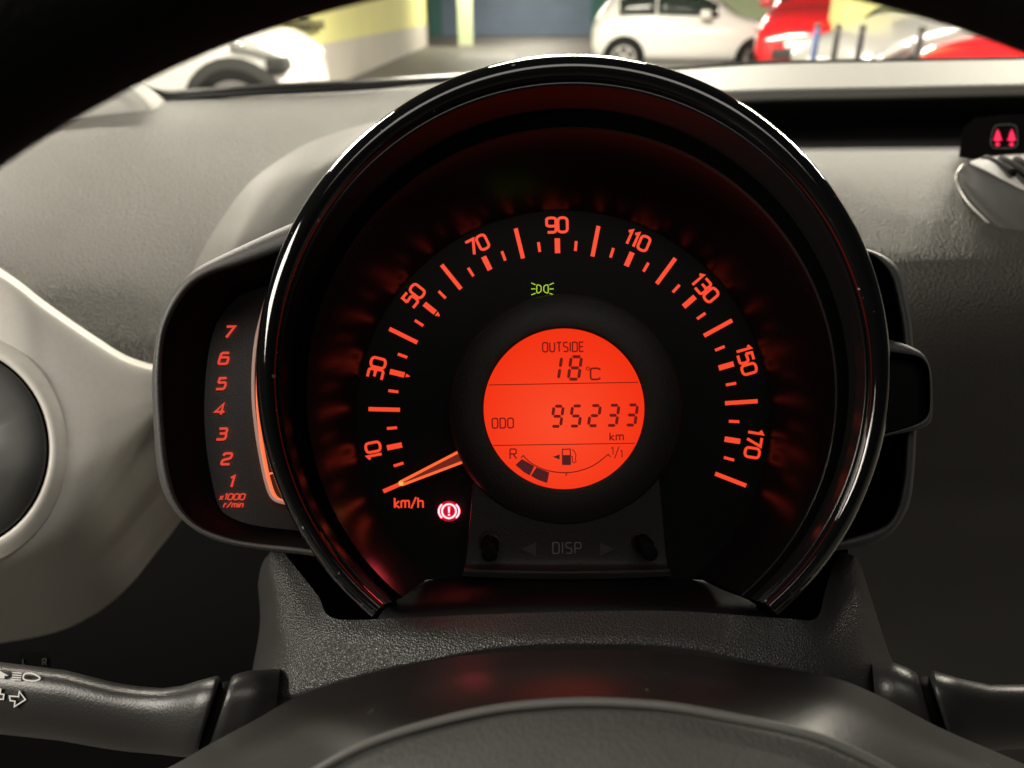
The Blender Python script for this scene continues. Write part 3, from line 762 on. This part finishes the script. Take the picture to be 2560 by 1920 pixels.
nt.links.new(rm.outputs[0], nt.nodes['Principled BSDF'].inputs['Emission Color'])
LW, LT = .2708, .0003
def c7(x, y): return (1160 + x * .28935, 780 + y * .28935)
ROLL = -.0125
def lcd_text(name, s, x0, x1, y0, y1, sw, **k):
    cx, cy = c7((x0 + x1) / 2, (y0 + y1) / 2); h = (y1 - y0) * .28935; gap = k.pop('gap', .22)
    sq = ((x1 - x0) * .28935 - 0) / (text_width(s, gap) * h)
    return lettering(name, s, cx, cy, h, sw, LW, LT, ang=ROLL, squeeze=sq, gap=gap, material=M['lcdseg'], parent=lcd, **k)
lcd_text('outside_text', 'OUTSIDE', 680, 1032, 262, 342, 3.3, gap=.26)
lcd_text('odometer_text', 'ODO', 244, 426, 918, 1002, 3.3, gap=.26)
lcd_text('kilometre_text', 'km', 1262, 1376, 1044, 1108, 3.1)
lcd_text('reserve_mark', 'R', 398, 452, 1184, 1268, 3.2)
cx_, cy_ = c7(1282, 1208)
lettering('full_mark', '1', *c7(1283, 1200), 18, 2.4, LW, LT, ang=ROLL, material=M['lcdseg'], parent=lcd)
lettering('full_mark', '/', *c7(1320, 1214), 26, 2.4, LW, LT, ang=ROLL, squeeze=.85, material=M['lcdseg'], parent=lcd)
lettering('full_mark', '1', *c7(1361, 1226), 18, 2.4, LW, LT, ang=ROLL, material=M['lcdseg'], parent=lcd)
lcd_text('celsius_mark', 'C', 1094, 1178, 486, 582, 4.2)
dx_, dy_ = c7(1070, 488)
mesh('degree_mark', *stroke3([(dx_ + 4 * math.cos(a * .628), dy_ + 4 * math.sin(a * .628)) for a in range(10)], 2.0, LW, LT, True), M['lcdseg'], lcd, False)
for (xa, ya, xb, yb) in ((215, 630, 1506, 607), (255, 1153, 1480, 1134)):
    mesh('divider_line', *stroke3([c7(xa, ya), c7(xb, yb)], 2.0, LW, LT), M['lcdseg'], lcd, False)
SEG = {'a': ((0, 1), (1, 1)), 'b': ((1, 1), (1, .5)), 'c': ((1, .5), (1, 0)), 'd': ((0, 0), (1, 0)), 'e': ((0, .5), (0, 0)), 'f': ((0, 1), (0, .5)), 'g': ((0, .5), (1, .5))}
DG = {'1': 'bc', '8': 'abcdefg', '9': 'abcdfg', '5': 'acdfg', '2': 'abdeg', '3': 'abcdg'}
def digit(ch, x0, x1, y0, y1, sw, sl):
    parts = []
    for s in DG[ch]:
        (ax, ay), (bx_, by_) = SEG[s]
        def tr(x, y): return Vector(c7(x0 + (x1 - x0) * x + sl * (y - .5), y1 + (y0 - y1) * y))
        a, b = tr(ax, ay), tr(bx_, by_); d = (b - a).normalized(); a += d * sw * .26; b -= d * sw * .26
        nn = Vector((-d.y, d.x)); t = sw * .38
        parts.append(plate([tuple(a), tuple(a + d * t + nn * sw / 2), tuple(b - d * t + nn * sw / 2), tuple(b), tuple(b - d * t - nn * sw / 2), tuple(a + d * t - nn * sw / 2)], LW, LT))
    v, f = join(*parts)
    return mesh('digit', v, f, M['lcdseg'], lcd, False)
digit('1', 730, 830, 386, 580, 7.6, 30)
digit('8', 914, 1003, 386, 580, 7.6, 26)
for i, ch in enumerate('95233'):
    digit(ch, 766 + i * 160.5, 846 + i * 160.5, 814 - i * 2.8, 988 - i * 2.8, 7.4, 24)
# fuel gauge
arc = [c7(x, y) for x, y in ((492, 1260), (512, 1240), (560, 1290), (640, 1340), (740, 1374), (860, 1388), (960, 1380), (1060, 1352), (1150, 1306), (1245, 1230), (1268, 1252))]
sm = [Vector((*arc[0], 0)), Vector((*arc[1], 0))] + crom([(*p, 0) for p in arc[1:10]], 4)[1:] + [Vector((*arc[10], 0))]
mesh('fuel_scale_arc', *stroke3([(p.x, p.y) for p in sm], 2.5, LW, LT), M['lcdseg'], lcd, False)
mesh('fuel_scale_tick', *stroke3([c7(884, 1390), c7(884, 1416)], 2.6, LW, LT), M['lcdseg'], lcd, False)
mesh('fuel_segment', *plate([c7(500, 1270), c7(608, 1332), c7(568, 1412), c7(520, 1385), c7(445, 1322)], LW, LT), M['lcdbox'], lcd, False)
mesh('fuel_segment', *plate([c7(625, 1342), c7(736, 1386), c7(718, 1478), c7(640, 1450), c7(578, 1416)], LW, LT), M['lcdbox'], lcd, False)
mesh('fuel_side_arrow', *plate([c7(768, 1252), c7(826, 1230), c7(826, 1274)], LW, LT), M['lcdbox'], lcd, False)
fp = mesh('fuel_pump_symbol', *stroke3([c7(850, 1186), c7(918, 1184), c7(920, 1312), c7(852, 1312)], 2.6, LW, LT, True), M['lcdseg'], lcd, False)
mesh('fuel_pump_fill', *plate([c7(850, 1236), c7(920, 1236), c7(922, 1322), c7(848, 1322)], LW - .0001, LT), M['lcdbox'], lcd, False)
mesh('fuel_pump_hose', *stroke3([c7(*p) for p in ((934, 1188), (956, 1204), (968, 1240), (962, 1262), (968, 1292), (952, 1304), (936, 1294), (936, 1250), (922, 1246))], 2.0, LW, LT), M['lcdseg'], lcd, False)

# display panel below the boss, with its two push rods
dp = mesh('display_panel', *patch([[(1188, 1185, .2765), (1300, 1240, .2735), (1417, 1250, .273), (1540, 1240, .2735), (1646, 1185, .2765)],
                                  [(1178, 1290, .2765), (1290, 1300, .2742), (1417, 1306, .2738), (1550, 1300, .2742), (1656, 1290, .2765)],
                                  [(1168, 1385, .2765), (1290, 1394, .2752), (1417, 1396, .2750), (1550, 1394, .2752), (1664, 1385, .2765)],
                                  [(1162, 1414, .2755), (1290, 1418, .2735), (1417, 1420, .2730), (1550, 1418, .2735), (1670, 1414, .2755)],
                                  [(1160, 1424, .2720), (1290, 1428, .2705), (1417, 1430, .2700), (1550, 1428, .2705), (1674, 1424, .2720)],
                                  [(1154, 1440, .2725), (1290, 1446, .2712), (1417, 1448, .2710), (1550, 1446, .2712), (1680, 1440, .2725)]], 6, 5), M['hubring'], ic)
for sx in (1187, 1647):
    s = -1 if sx < 1400 else 1
    mesh('panel_side', *loft([[P(sx, 1180, .2766), P(sx + s * 10, 1290, .2766), P(sx + s * 19, 1386, .2766), P(sx + s * 27, 1440, .2726)], [P(sx + s * 4, 1180, .2860), P(sx + s * 12, 1290, .2860), P(sx + s * 22, 1386, .2860), P(sx + s * 30, 1440, .2860)]]), M['hubring'], ic, False)
lettering('display_text', 'DISP', 1417, 1370, 27, 2.6, .2745, .0008, gap=.3, material=M['dark_print'], parent=dp)
mesh('arrow_mark', *plate([(1304, 1373), (1340, 1355), (1340, 1391)], .2746, .0008), M['arrow_print'], dp, False)
mesh('arrow_mark', *plate([(1535, 1373), (1500, 1356), (1500, 1390)], .2746, .0008), M['arrow_print'], dp, False)
for (x0, y0, x1, y1) in ((1226, 1352, 1224, 1386), (1606, 1352, 1626, 1384)):
    kn = mesh('push_rod', *tube([P(x0, y0, .2765), P(x0 + (x1 - x0) * .35, y0 + (y1 - y0) * .35, .272), P(x0 + (x1 - x0) * .36, y0 + (y1 - y0) * .36, .2715), P(x1, y1, .263), P(x1, y1, .2625)], [.0030, .0030, .0022, .0026, .0021], 24), M['black'], ic)
    mesh('rod_collar', *tube([P(x0, y0, .2772), P(x0 + 1, y0 + 2, .2745), P(x0 + 1, y0 + 3, .2743)], [.0042, .0040, .0033], 24), M['hubring'], kn)
# black shelf that closes the bottom of the hood
SX = ((1058, 1150, 1280, 1407, 1540, 1660, 1756), (1030, 1130, 1270, 1410, 1550, 1690, 1800), (988, 1100, 1260, 1415, 1580, 1740, 1870), (955, 1080, 1250, 1420, 1600, 1770, 1908), (925, 1070, 1250, 1420, 1600, 1780, 1940))
SY = ((1450, 1444, 1437, 1434, 1437, 1444, 1450), (1472, 1463, 1453, 1449, 1453, 1463, 1472), (1500, 1490, 1480, 1476, 1480, 1490, 1500), (1530, 1520, 1511, 1507, 1511, 1520, 1530), (1580, 1570, 1563, 1560, 1563, 1570, 1580))
rows = [[(x, y, w) for x, y in zip(a, b)] for a, b, w in zip(SX, SY, (.2856, .2720, .2625, .2568, .2530))]
mesh('lower_shelf', *patch(rows, 8, 8), M['shelf'], ic)
mesh('pocket_shade', *patch([[(x, y, .31) for x in (715, 1100, 1700, 2120)] for y in (1280, 1420, 1620)], 4, 4), M['black'], ic)  # black sheet standing in for the shadowed pockets beside the ring ends
# clear lens across the dial
ln = []
for r, w in ((660, .2512), (500, .2540), (300, .2567), (120, .2578), (8, .2580)):
    ln.append(circ(1425, 985 + (664 - r) * .03, r, w, n=96))
mesh('lens', *loft(ln, True, False, True), M['lens'], ic)

# ------------------------------------------------------------------ rev counter pod on the left
tc_ = thing('rev_counter', 'crescent rev counter with red numerals left of the speedometer', 'rev counter', P(600, 1370, .29))
OUT = [(800, 530), (703, 570), (599, 617), (495, 669), (444, 715), (407, 783), (387, 871), (380, 954), (384, 1052), (394, 1172), (418, 1249), (470, 1312), (547, 1353), (651, 1374), (755, 1386), (850, 1400)]
INN = [(800, 590), (698, 627), (599, 661), (521, 686), (470, 721), (428, 783), (405, 850), (400, 933), (401, 980), (405, 1052), (418, 1172), (444, 1258), (495, 1315), (573, 1347), (651, 1361), (750, 1371), (850, 1388)]
PLT = [(760, 690), (667, 715), (599, 741), (558, 783), (532, 835), (516, 923), (511, 1027), (516, 1120), (532, 1213), (547, 1265), (573, 1291), (630, 1312), (724, 1324), (800, 1330)]
def mixo(a, b, t, N=80): return [p.lerp(q, t) for p, q in zip(a, b)]
oL = outline(OUT, .262, 80); iL = outline(INN, .2555, 80)
back = [Vector((p.x * 1.2, p.y * 1.2, p.z * 1.2)) for p in oL]
back2 = [Vector((p.x * 1.32, p.y * 1.38, p.z * 1.32)) for p in oL]
mid1 = [Vector(P(x, y, .2558)) for x, y in [((p.x / p.y * F_PX + CX), (CY - p.z / p.y * F_PX)) for p in mixo(oL, iL, .25)]]
mid2 = [Vector(P(x, y, .2545)) for x, y in [((p.x / p.y * F_PX + CX), (CY - p.z / p.y * F_PX)) for p in mixo(oL, iL, .7)]]
pl = outline(PLT, .2895, 80)
def depth(ps, w): return [Vector(P(p.x / p.y * F_PX + CX, CY - p.z / p.y * F_PX, w)) for p in ps]
mesh('housing', *loft([back2, back, depth(oL, .2585), mid1, mid2, depth(iL, .2555), depth(mixo(iL, pl, .03), .2570)]), M['housing'], tc_)
mesh('cavity_wall', *loft([depth(mixo(iL, pl, .03), .2570), depth(mixo(iL, pl, .5), .2725), depth(mixo(iL, pl, .95), .2893), pl]), M['black'], tc_)
pp = [tuple(p) for p in pl]
tp_ = mesh('scale_plate', [Vector(p) for p in pp], [tuple(range(len(pp)))], M['tachplate'], tc_, False)
for s, x, y in (('7', 573, 830), ('6', 560, 896), ('5', 554, 959), ('4', 551, 1023), ('3', 555, 1085), ('2', 567, 1147), ('1', 580, 1204)):
    lettering('numeral', s, x, y, 27, 6.2, .2888, .0006, slant=.25, squeeze=1.25, ang=-.02, material=M['tachmark'], parent=tp_)
lettering('scale_note', 'x1000', 581, 1242, 14.5, 3.3, .2888, .0006, slant=.25, squeeze=1.22, gap=.2, material=M['tachmark'], parent=tp_)
lettering('scale_note', 'r/min', 584, 1262, 13, 3.1, .2888, .0006, slant=.25, squeeze=1.2, gap=.22, material=M['tachmark'], parent=tp_)
TB = [(668, 740), (653, 793), (640, 850), (633, 923), (633, 1001), (641, 1079), (652, 1146), (665, 1206), (680, 1243), (705, 1256), (735, 1258)]
tb = crom([P(x, y, .2862) for x, y in TB], 8)
mesh('light_guide', *tube(tb, .0006, 10), M['tube_off'], tp_)
mesh('lit_light_guide', *tube([Vector((p.x + .0011, p.y + .0006, p.z)) for p in tb[24:]], [.0001 + .0006 * min(1, k / 20) for k in range(len(tb) - 24)], 10), M['tube'], tp_)
mesh('rev_bar', *stroke3([(664, 1186), (690, 1181)], 5, .2875, .0006), M['tube'], tp_, False)

# ------------------------------------------------------------------ side display pod on the right
rp = thing('side_pod', 'dark hollow pod right of the speedometer with a smaller box on its side', 'pod', P(2200, 1370, .29))
OR = [(2100, 600), (2177, 625), (2215, 642), (2247, 674), (2264, 739), (2277, 804), (2283, 864), (2290, 960), (2292, 1050), (2290, 1102), (2285, 1184), (2275, 1254), (2253, 1303), (2220, 1341), (2177, 1363), (2112, 1374), (2040, 1384)]
IR = [(2080, 615), (2165, 632), (2205, 660), (2231, 701), (2247, 766), (2257, 820), (2260, 856), (2266, 960), (2268, 1050), (2266, 1102), (2261, 1184), (2247, 1260), (2226, 1303), (2193, 1325), (2117, 1349), (2040, 1368)]
oR = outline(OR, .262, 80); iR = outline(IR, .2555, 80)
bkR = [Vector((p.x * 1.3, p.y * 1.36, p.z * 1.3)) for p in oR]
inR = [Vector(P(p.x / p.y * F_PX + CX - 60, CY - p.z / p.y * F_PX, .300)) for p in iR]
mesh('housing', *loft([bkR, [Vector((p.x * 1.15, p.y * 1.16, p.z * 1.15)) for p in oR], depth(oR, .2590), depth(mixo(oR, iR, .3), .2560), depth(mixo(oR, iR, .75), .2548), depth(iR, .2562), depth(mixo(iR, inR, .05), .2580)]), M['housing'], rp)
mesh('cavity_wall', *loft([depth(mixo(iR, inR, .05), .2580), inR]), M['black'], rp)
mesh('cavity_floor', inR, [tuple(range(80))], M['black'], rp, False)
OB = [(2190, 838), (2228, 850), (2269, 863), (2302, 880), (2319, 902), (2329, 940), (2331, 1005), (2329, 1048), (2312, 1067), (2270, 1080), (2190, 1097)]
IB = [(2190, 876), (2231, 881), (2285, 889), (2307, 899), (2320, 918), (2324.5, 951), (2325, 1010), (2322, 1032), (2311, 1049), (2280, 1065), (2190, 1092)]
oB = outline(OB, .2520, 60); iB = outline(IB, .2500, 60)
bkB = [Vector((p.x * 1.2, p.y * 1.24, p.z * 1.2)) for p in oB]
inB = [Vector(P(p.x / p.y * F_PX + CX - 12, CY - p.z / p.y * F_PX, .2542)) for p in iB]
sbx = mesh('side_box', *loft([bkB, depth(oB, .2550), depth(oB, .2520), depth(mixo(oB, iB, .4), .2500), depth(mixo(oB, iB, .9), .2497), depth(iB, .2502), depth(mixo(iB, inB, .05), .2525)]), M['housing'], rp)
mesh('box_cavity', *loft([depth(mixo(iB, inB, .05), .2525), inB]), M['black'], sbx)
mesh('box_floor', inB, [tuple(range(60))], M['black'], sbx, False)

# ------------------------------------------------------------------ steering column shroud
sh = thing('column_shroud', 'black leather grained steering column cover below the speedometer', 'column cover', P(1434, 1700, .25))
rows = [[(690, 1360, .305), (740, 1420, .290), (795, 1490, .272), (835, 1546, .256), (1000, 1545, .2512), (1207, 1536, .2500), (1450, 1529, .2495), (1695, 1528, .2500), (1960, 1546, .2512), (2040, 1545, .256), (2062, 1480, .270), (2082, 1415, .288), (2100, 1380, .300)],
        [(672, 1385, .305), (705, 1450, .288), (745, 1540, .268), (830, 1600, .250), (1000, 1590, .2450), (1207, 1570, .2440), (1450, 1563, .2435), (1695, 1568, .2440), (1960, 1600, .2460), (2075, 1600, .252), (2110, 1510, .268), (2112, 1420, .286), (2122, 1385, .300)],
        [(660, 1400, .312), (680, 1480, .292), (700, 1590, .270), (775, 1680, .249), (1003, 1652, .2400), (1248, 1611, .2390), (1451, 1603, .2385), (1695, 1611, .2390), (1950, 1657, .2410), (2120, 1680, .250), (2165, 1560, .270), (2143, 1440, .290), (2140, 1395, .302)],
        [(652, 1420, .335), (664, 1520, .315), (662, 1620, .290), (690, 1740, .254), (1003, 1676, .2410), (1248, 1634, .2405), (1451, 1626, .2400), (1695, 1634, .2405), (1955, 1684, .2425), (2200, 1740, .256), (2204, 1600, .290), (2166, 1460, .315), (2150, 1410, .330)],
        [(648, 1440, .36), (655, 1540, .345), (640, 1650, .32), (625, 1780, .268), (1003, 1740, .2480), (1248, 1700, .2480), (1451, 1690, .2480), (1695, 1700, .2480), (1980, 1750, .2500), (2290, 1790, .268), (2225, 1640, .32), (2170, 1480, .345), (2155, 1430, .36)],
        [(645, 1460, .40), (650, 1560, .39), (630, 1680, .36), (600, 1860, .29), (1003, 1900, .2600), (1248, 1900, .2600), (1451, 1900, .2600), (1695, 1900, .2600), (2000, 1900, .2600), (2340, 1870, .29), (2230, 1680, .36), (2172, 1500, .39), (2156, 1450, .40)]]
mesh('grained_cover', *patch(rows, 8, 8), M['shroud'], sh)

# ------------------------------------------------------------------ stalks
def stalk_sections(secs, n=40):
    """secs: (x_top, y_top, x_bottom, y_bottom, w, half depth)"""
    rings = []
    for xt, yt, xb, yb, w, hd in secs:
        ring = []
        for i in range(n):
            a = 2 * math.pi * i / n
            c, s = math.cos(a), math.sin(a)
            e = 2.5
            vy = math.copysign(abs(c) ** (2 / e), c); vd = math.copysign(abs(s) ** (2 / e), s)
            t = (1 - vy) / 2
            ring.append(P(xt + (xb - xt) * t, yt + (yb - yt) * t, w + hd * vd))
        rings.append(ring)
    return rings
ls = thing('light_stalk', 'black light stalk with white headlamp and arrow symbols at the lower left', 'stalk', P(500, 1790, .26))
secs = [(-420, 1600, -420, 1790, .285, .014), (-150, 1640, -150, 1820, .278, .014), (0, 1655, -8, 1835, .273, .014), (163, 1675, 148, 1852, .268, .0135), (285, 1706, 262, 1872, .264, .012), (350, 1716, 322, 1880, .262, .0115), (407, 1720, 372, 1884, .260, .0115),
        (455, 1714, 412, 1888, .258, .012), (500, 1700, 446, 1892, .256, .013), (538, 1690, 478, 1894, .255, .014), (547, 1690, 484, 1894, .255, .0138), (551, 1696, 490, 1890, .255, .0125)]
mesh('stalk_arm', *loft(stalk_sections(secs), True, True, True), M['stalk'], ls)
mesh('joint_gap', *loft(stalk_sections([(545, 1705, 490, 1880, .256, .011), (600, 1700, 545, 1880, .256, .011)]), True, True, True), M['black'], ls)
mesh('collar', *loft(stalk_sections([(578, 1694, 515, 1890, .256, .0125), (584, 1688, 520, 1894, .256, .0136), (600, 1682, 545, 1894, .257, .014), (625, 1676, 590, 1894, .258, .0145), (700, 1672, 680, 1894, .262, .0145)]), True, True, True), M['stalk'], ls)
def sk(x, y): return (x * .4069, 1500 + y * .4069)
STK = .0006
hl = mesh('headlamp_symbol', *stroke3(chaikin([sk(*p) for p in [(150, 452), (140, 475), (150, 492), (215, 500), (252, 482), (225, 462), (190, 450)]], True, 1), 4.0, .2578, STK, True), M['print'], ls, False)
for k in range(4):
    mesh('beam_line', *stroke3([sk(78 + k * -3, 446 + k * 14), sk(134 - k * 2, 450 + k * 14)], 2.8, .2582, STK), M['print'], hl, False)
mesh('flash_arrow', *plate([sk(-6, 432), sk(54, 466), sk(28, 464), sk(26, 482), sk(-20, 478)], .2592, STK), M['print'], ls, False)
mesh('turn_arrow', *stroke3([sk(*p) for p in ((58, 590), (62, 618), (92, 622), (88, 655), (156, 612), (118, 562), (114, 594))], 3.4, .2566, STK, True), M['print'], ls, False)
mesh('turn_arrow', *stroke3([sk(*p) for p in ((-40, 545), (4, 548), (0, 578), (24, 580), (20, 610), (-30, 608))], 3.4, .2580, STK), M['print'], ls, False)

rs = thing('wiper_stalk', 'black wiper stalk at the lower right corner', 'stalk', P(2400, 1790, .26))
secs = [(2322, 1690, 2384, 1880, .255, .0125), (2326, 1681, 2390, 1886, .255, .0138), (2334, 1676, 2398, 1886, .255, .014), (2392, 1694, 2440, 1882, .257, .0125), (2474, 1712, 2500, 1876, .260, .0115), (2560, 1711, 2575, 1870, .264, .0115), (2700, 1690, 2705, 1860, .270, .013), (2950, 1660, 2950, 1840, .28, .014)]
mesh('stalk_arm', *loft(stalk_sections(secs), True, True, True), M['stalk'], rs)
mesh('joint_gap', *loft(stalk_sections([(2270, 1690, 2330, 1876, .256, .011), (2330, 1692, 2388, 1872, .256, .011)]), True, True, True), M['black'], rs)
mesh('collar', *loft(stalk_sections([(2180, 1660, 2200, 1890, .262, .0145), (2235, 1656, 2275, 1890, .258, .0145), (2270, 1670, 2322, 1890, .257, .014), (2290, 1682, 2345, 1888, .256, .0135), (2295, 1690, 2350, 1880, .256, .0122)]), True, True, True), M['stalk'], rs)

# mirror switch behind the left stalk
ms = thing('mirror_switch', 'small dark switch marked L and R behind the light stalk', 'switch', P(85, 1650, .36))
o = mesh('switch_body', *plate([(48, 1640), (58, 1634), (112, 1636), (122, 1644), (120, 1700), (46, 1700)], .345, .03), M['satin'], ms, False); bevel(o, .001)
lettering('switch_letter', 'L', 60, 1655, 14, 2.2, .3442, .0006, material=M['arrow_print'], parent=ms)
lettering('switch_letter', 'R', 111, 1655, 16, 2.4, .3442, .0006, material=M['arrow_print'], parent=ms)

# ------------------------------------------------------------------ steering wheel
sw = thing('steering_wheel', 'black steering wheel with the hub below and blurred rim across the top', 'steering wheel', P(1559, 2727, .116))
wc = Vector(P(1559, 2727, .116)); RI, TR = .1668, .0155
rings = []
for i in range(160):
    a = 2 * math.pi * i / 160
    c = wc + Vector((math.cos(a), 0, math.sin(a))) * (RI + TR); rad = Vector((math.cos(a), 0, math.sin(a)))
    rings.append([c + rad * (TR * math.cos(2 * math.pi * k / 20)) + Vector((0, 1, 0)) * (TR * 1.1 * math.sin(2 * math.pi * k / 20)) for k in range(20)])
rings.append(rings[0])
mesh('rim', *loft(rings, True), M['rim'], sw)
HS = [(60, 2080), (250, 1995), (419, 1920), (529, 1858), (635, 1801), (712, 1757), (800, 1720), (930, 1684), (1085, 1651), (1248, 1630), (1451, 1624), (1695, 1634), (1863, 1658), (2067, 1690), (2189, 1735), (2352, 1820), (2560, 1910), (2750, 2000)]
HR = [(350, 2200), (480, 2120), (600, 2050), (700, 1985), (790, 1930), (860, 1890), (930, 1858), (1024, 1826), (1158, 1791), (1290, 1768), (1465, 1757), (1660, 1767), (1823, 1795), (1985, 1829), (2090, 1862), (2230, 1930), (2400, 2030), (2560, 2140)]
def hrow(pts, ws): return crom([P(x, y, ws if not callable(ws) else ws(x)) for (x, y) in pts], 6)
def off(pts, dy): return [(x, y + dy) for x, y in pts]
def sc2(pts, s, c=(1480, 2500)): return [(c[0] + (x - c[0]) * s, c[1] + (y - c[1]) * s) for x, y in pts]
hrows = [hrow(off(HS, 90), .235), hrow(off(HS, 14), .2225), hrow(HS, .2195), hrow([((a + c) / 2, (b + d) / 2) for (a, b), (c, d) in zip(HS, HR)], .2000), hrow(off(HR, -10), .1850), hrow(HR, .1838)]
mesh('hub_shell', *loft(hrows), M['hub'], sw)
mesh('hub_ridge', *tube(hrow(off(HR, -3), .1822), .0011, 10), M['ridge_highlight'], sw)
mesh('airbag_cover', *loft([hrow(off(HR, 8), .1836), hrow(sc2(HR, .965), .1815), hrow(sc2(HR, .90), .1770), hrow(sc2(HR, .75), .1700), hrow(sc2(HR, .5), .1640), hrow(sc2(HR, .1), .1600)]), M['airbag'], sw)
for s in (-1, 1):
    a = Vector(P(1480 + s * 850, 2330, .185)); b = wc + Vector((s * (RI + .008), 0, .01))
    mesh('spoke', *tube([a, a.lerp(b, .5) + Vector((0, .004, 0)), b], [.026, .02, .016], 16), M['hub'], sw)
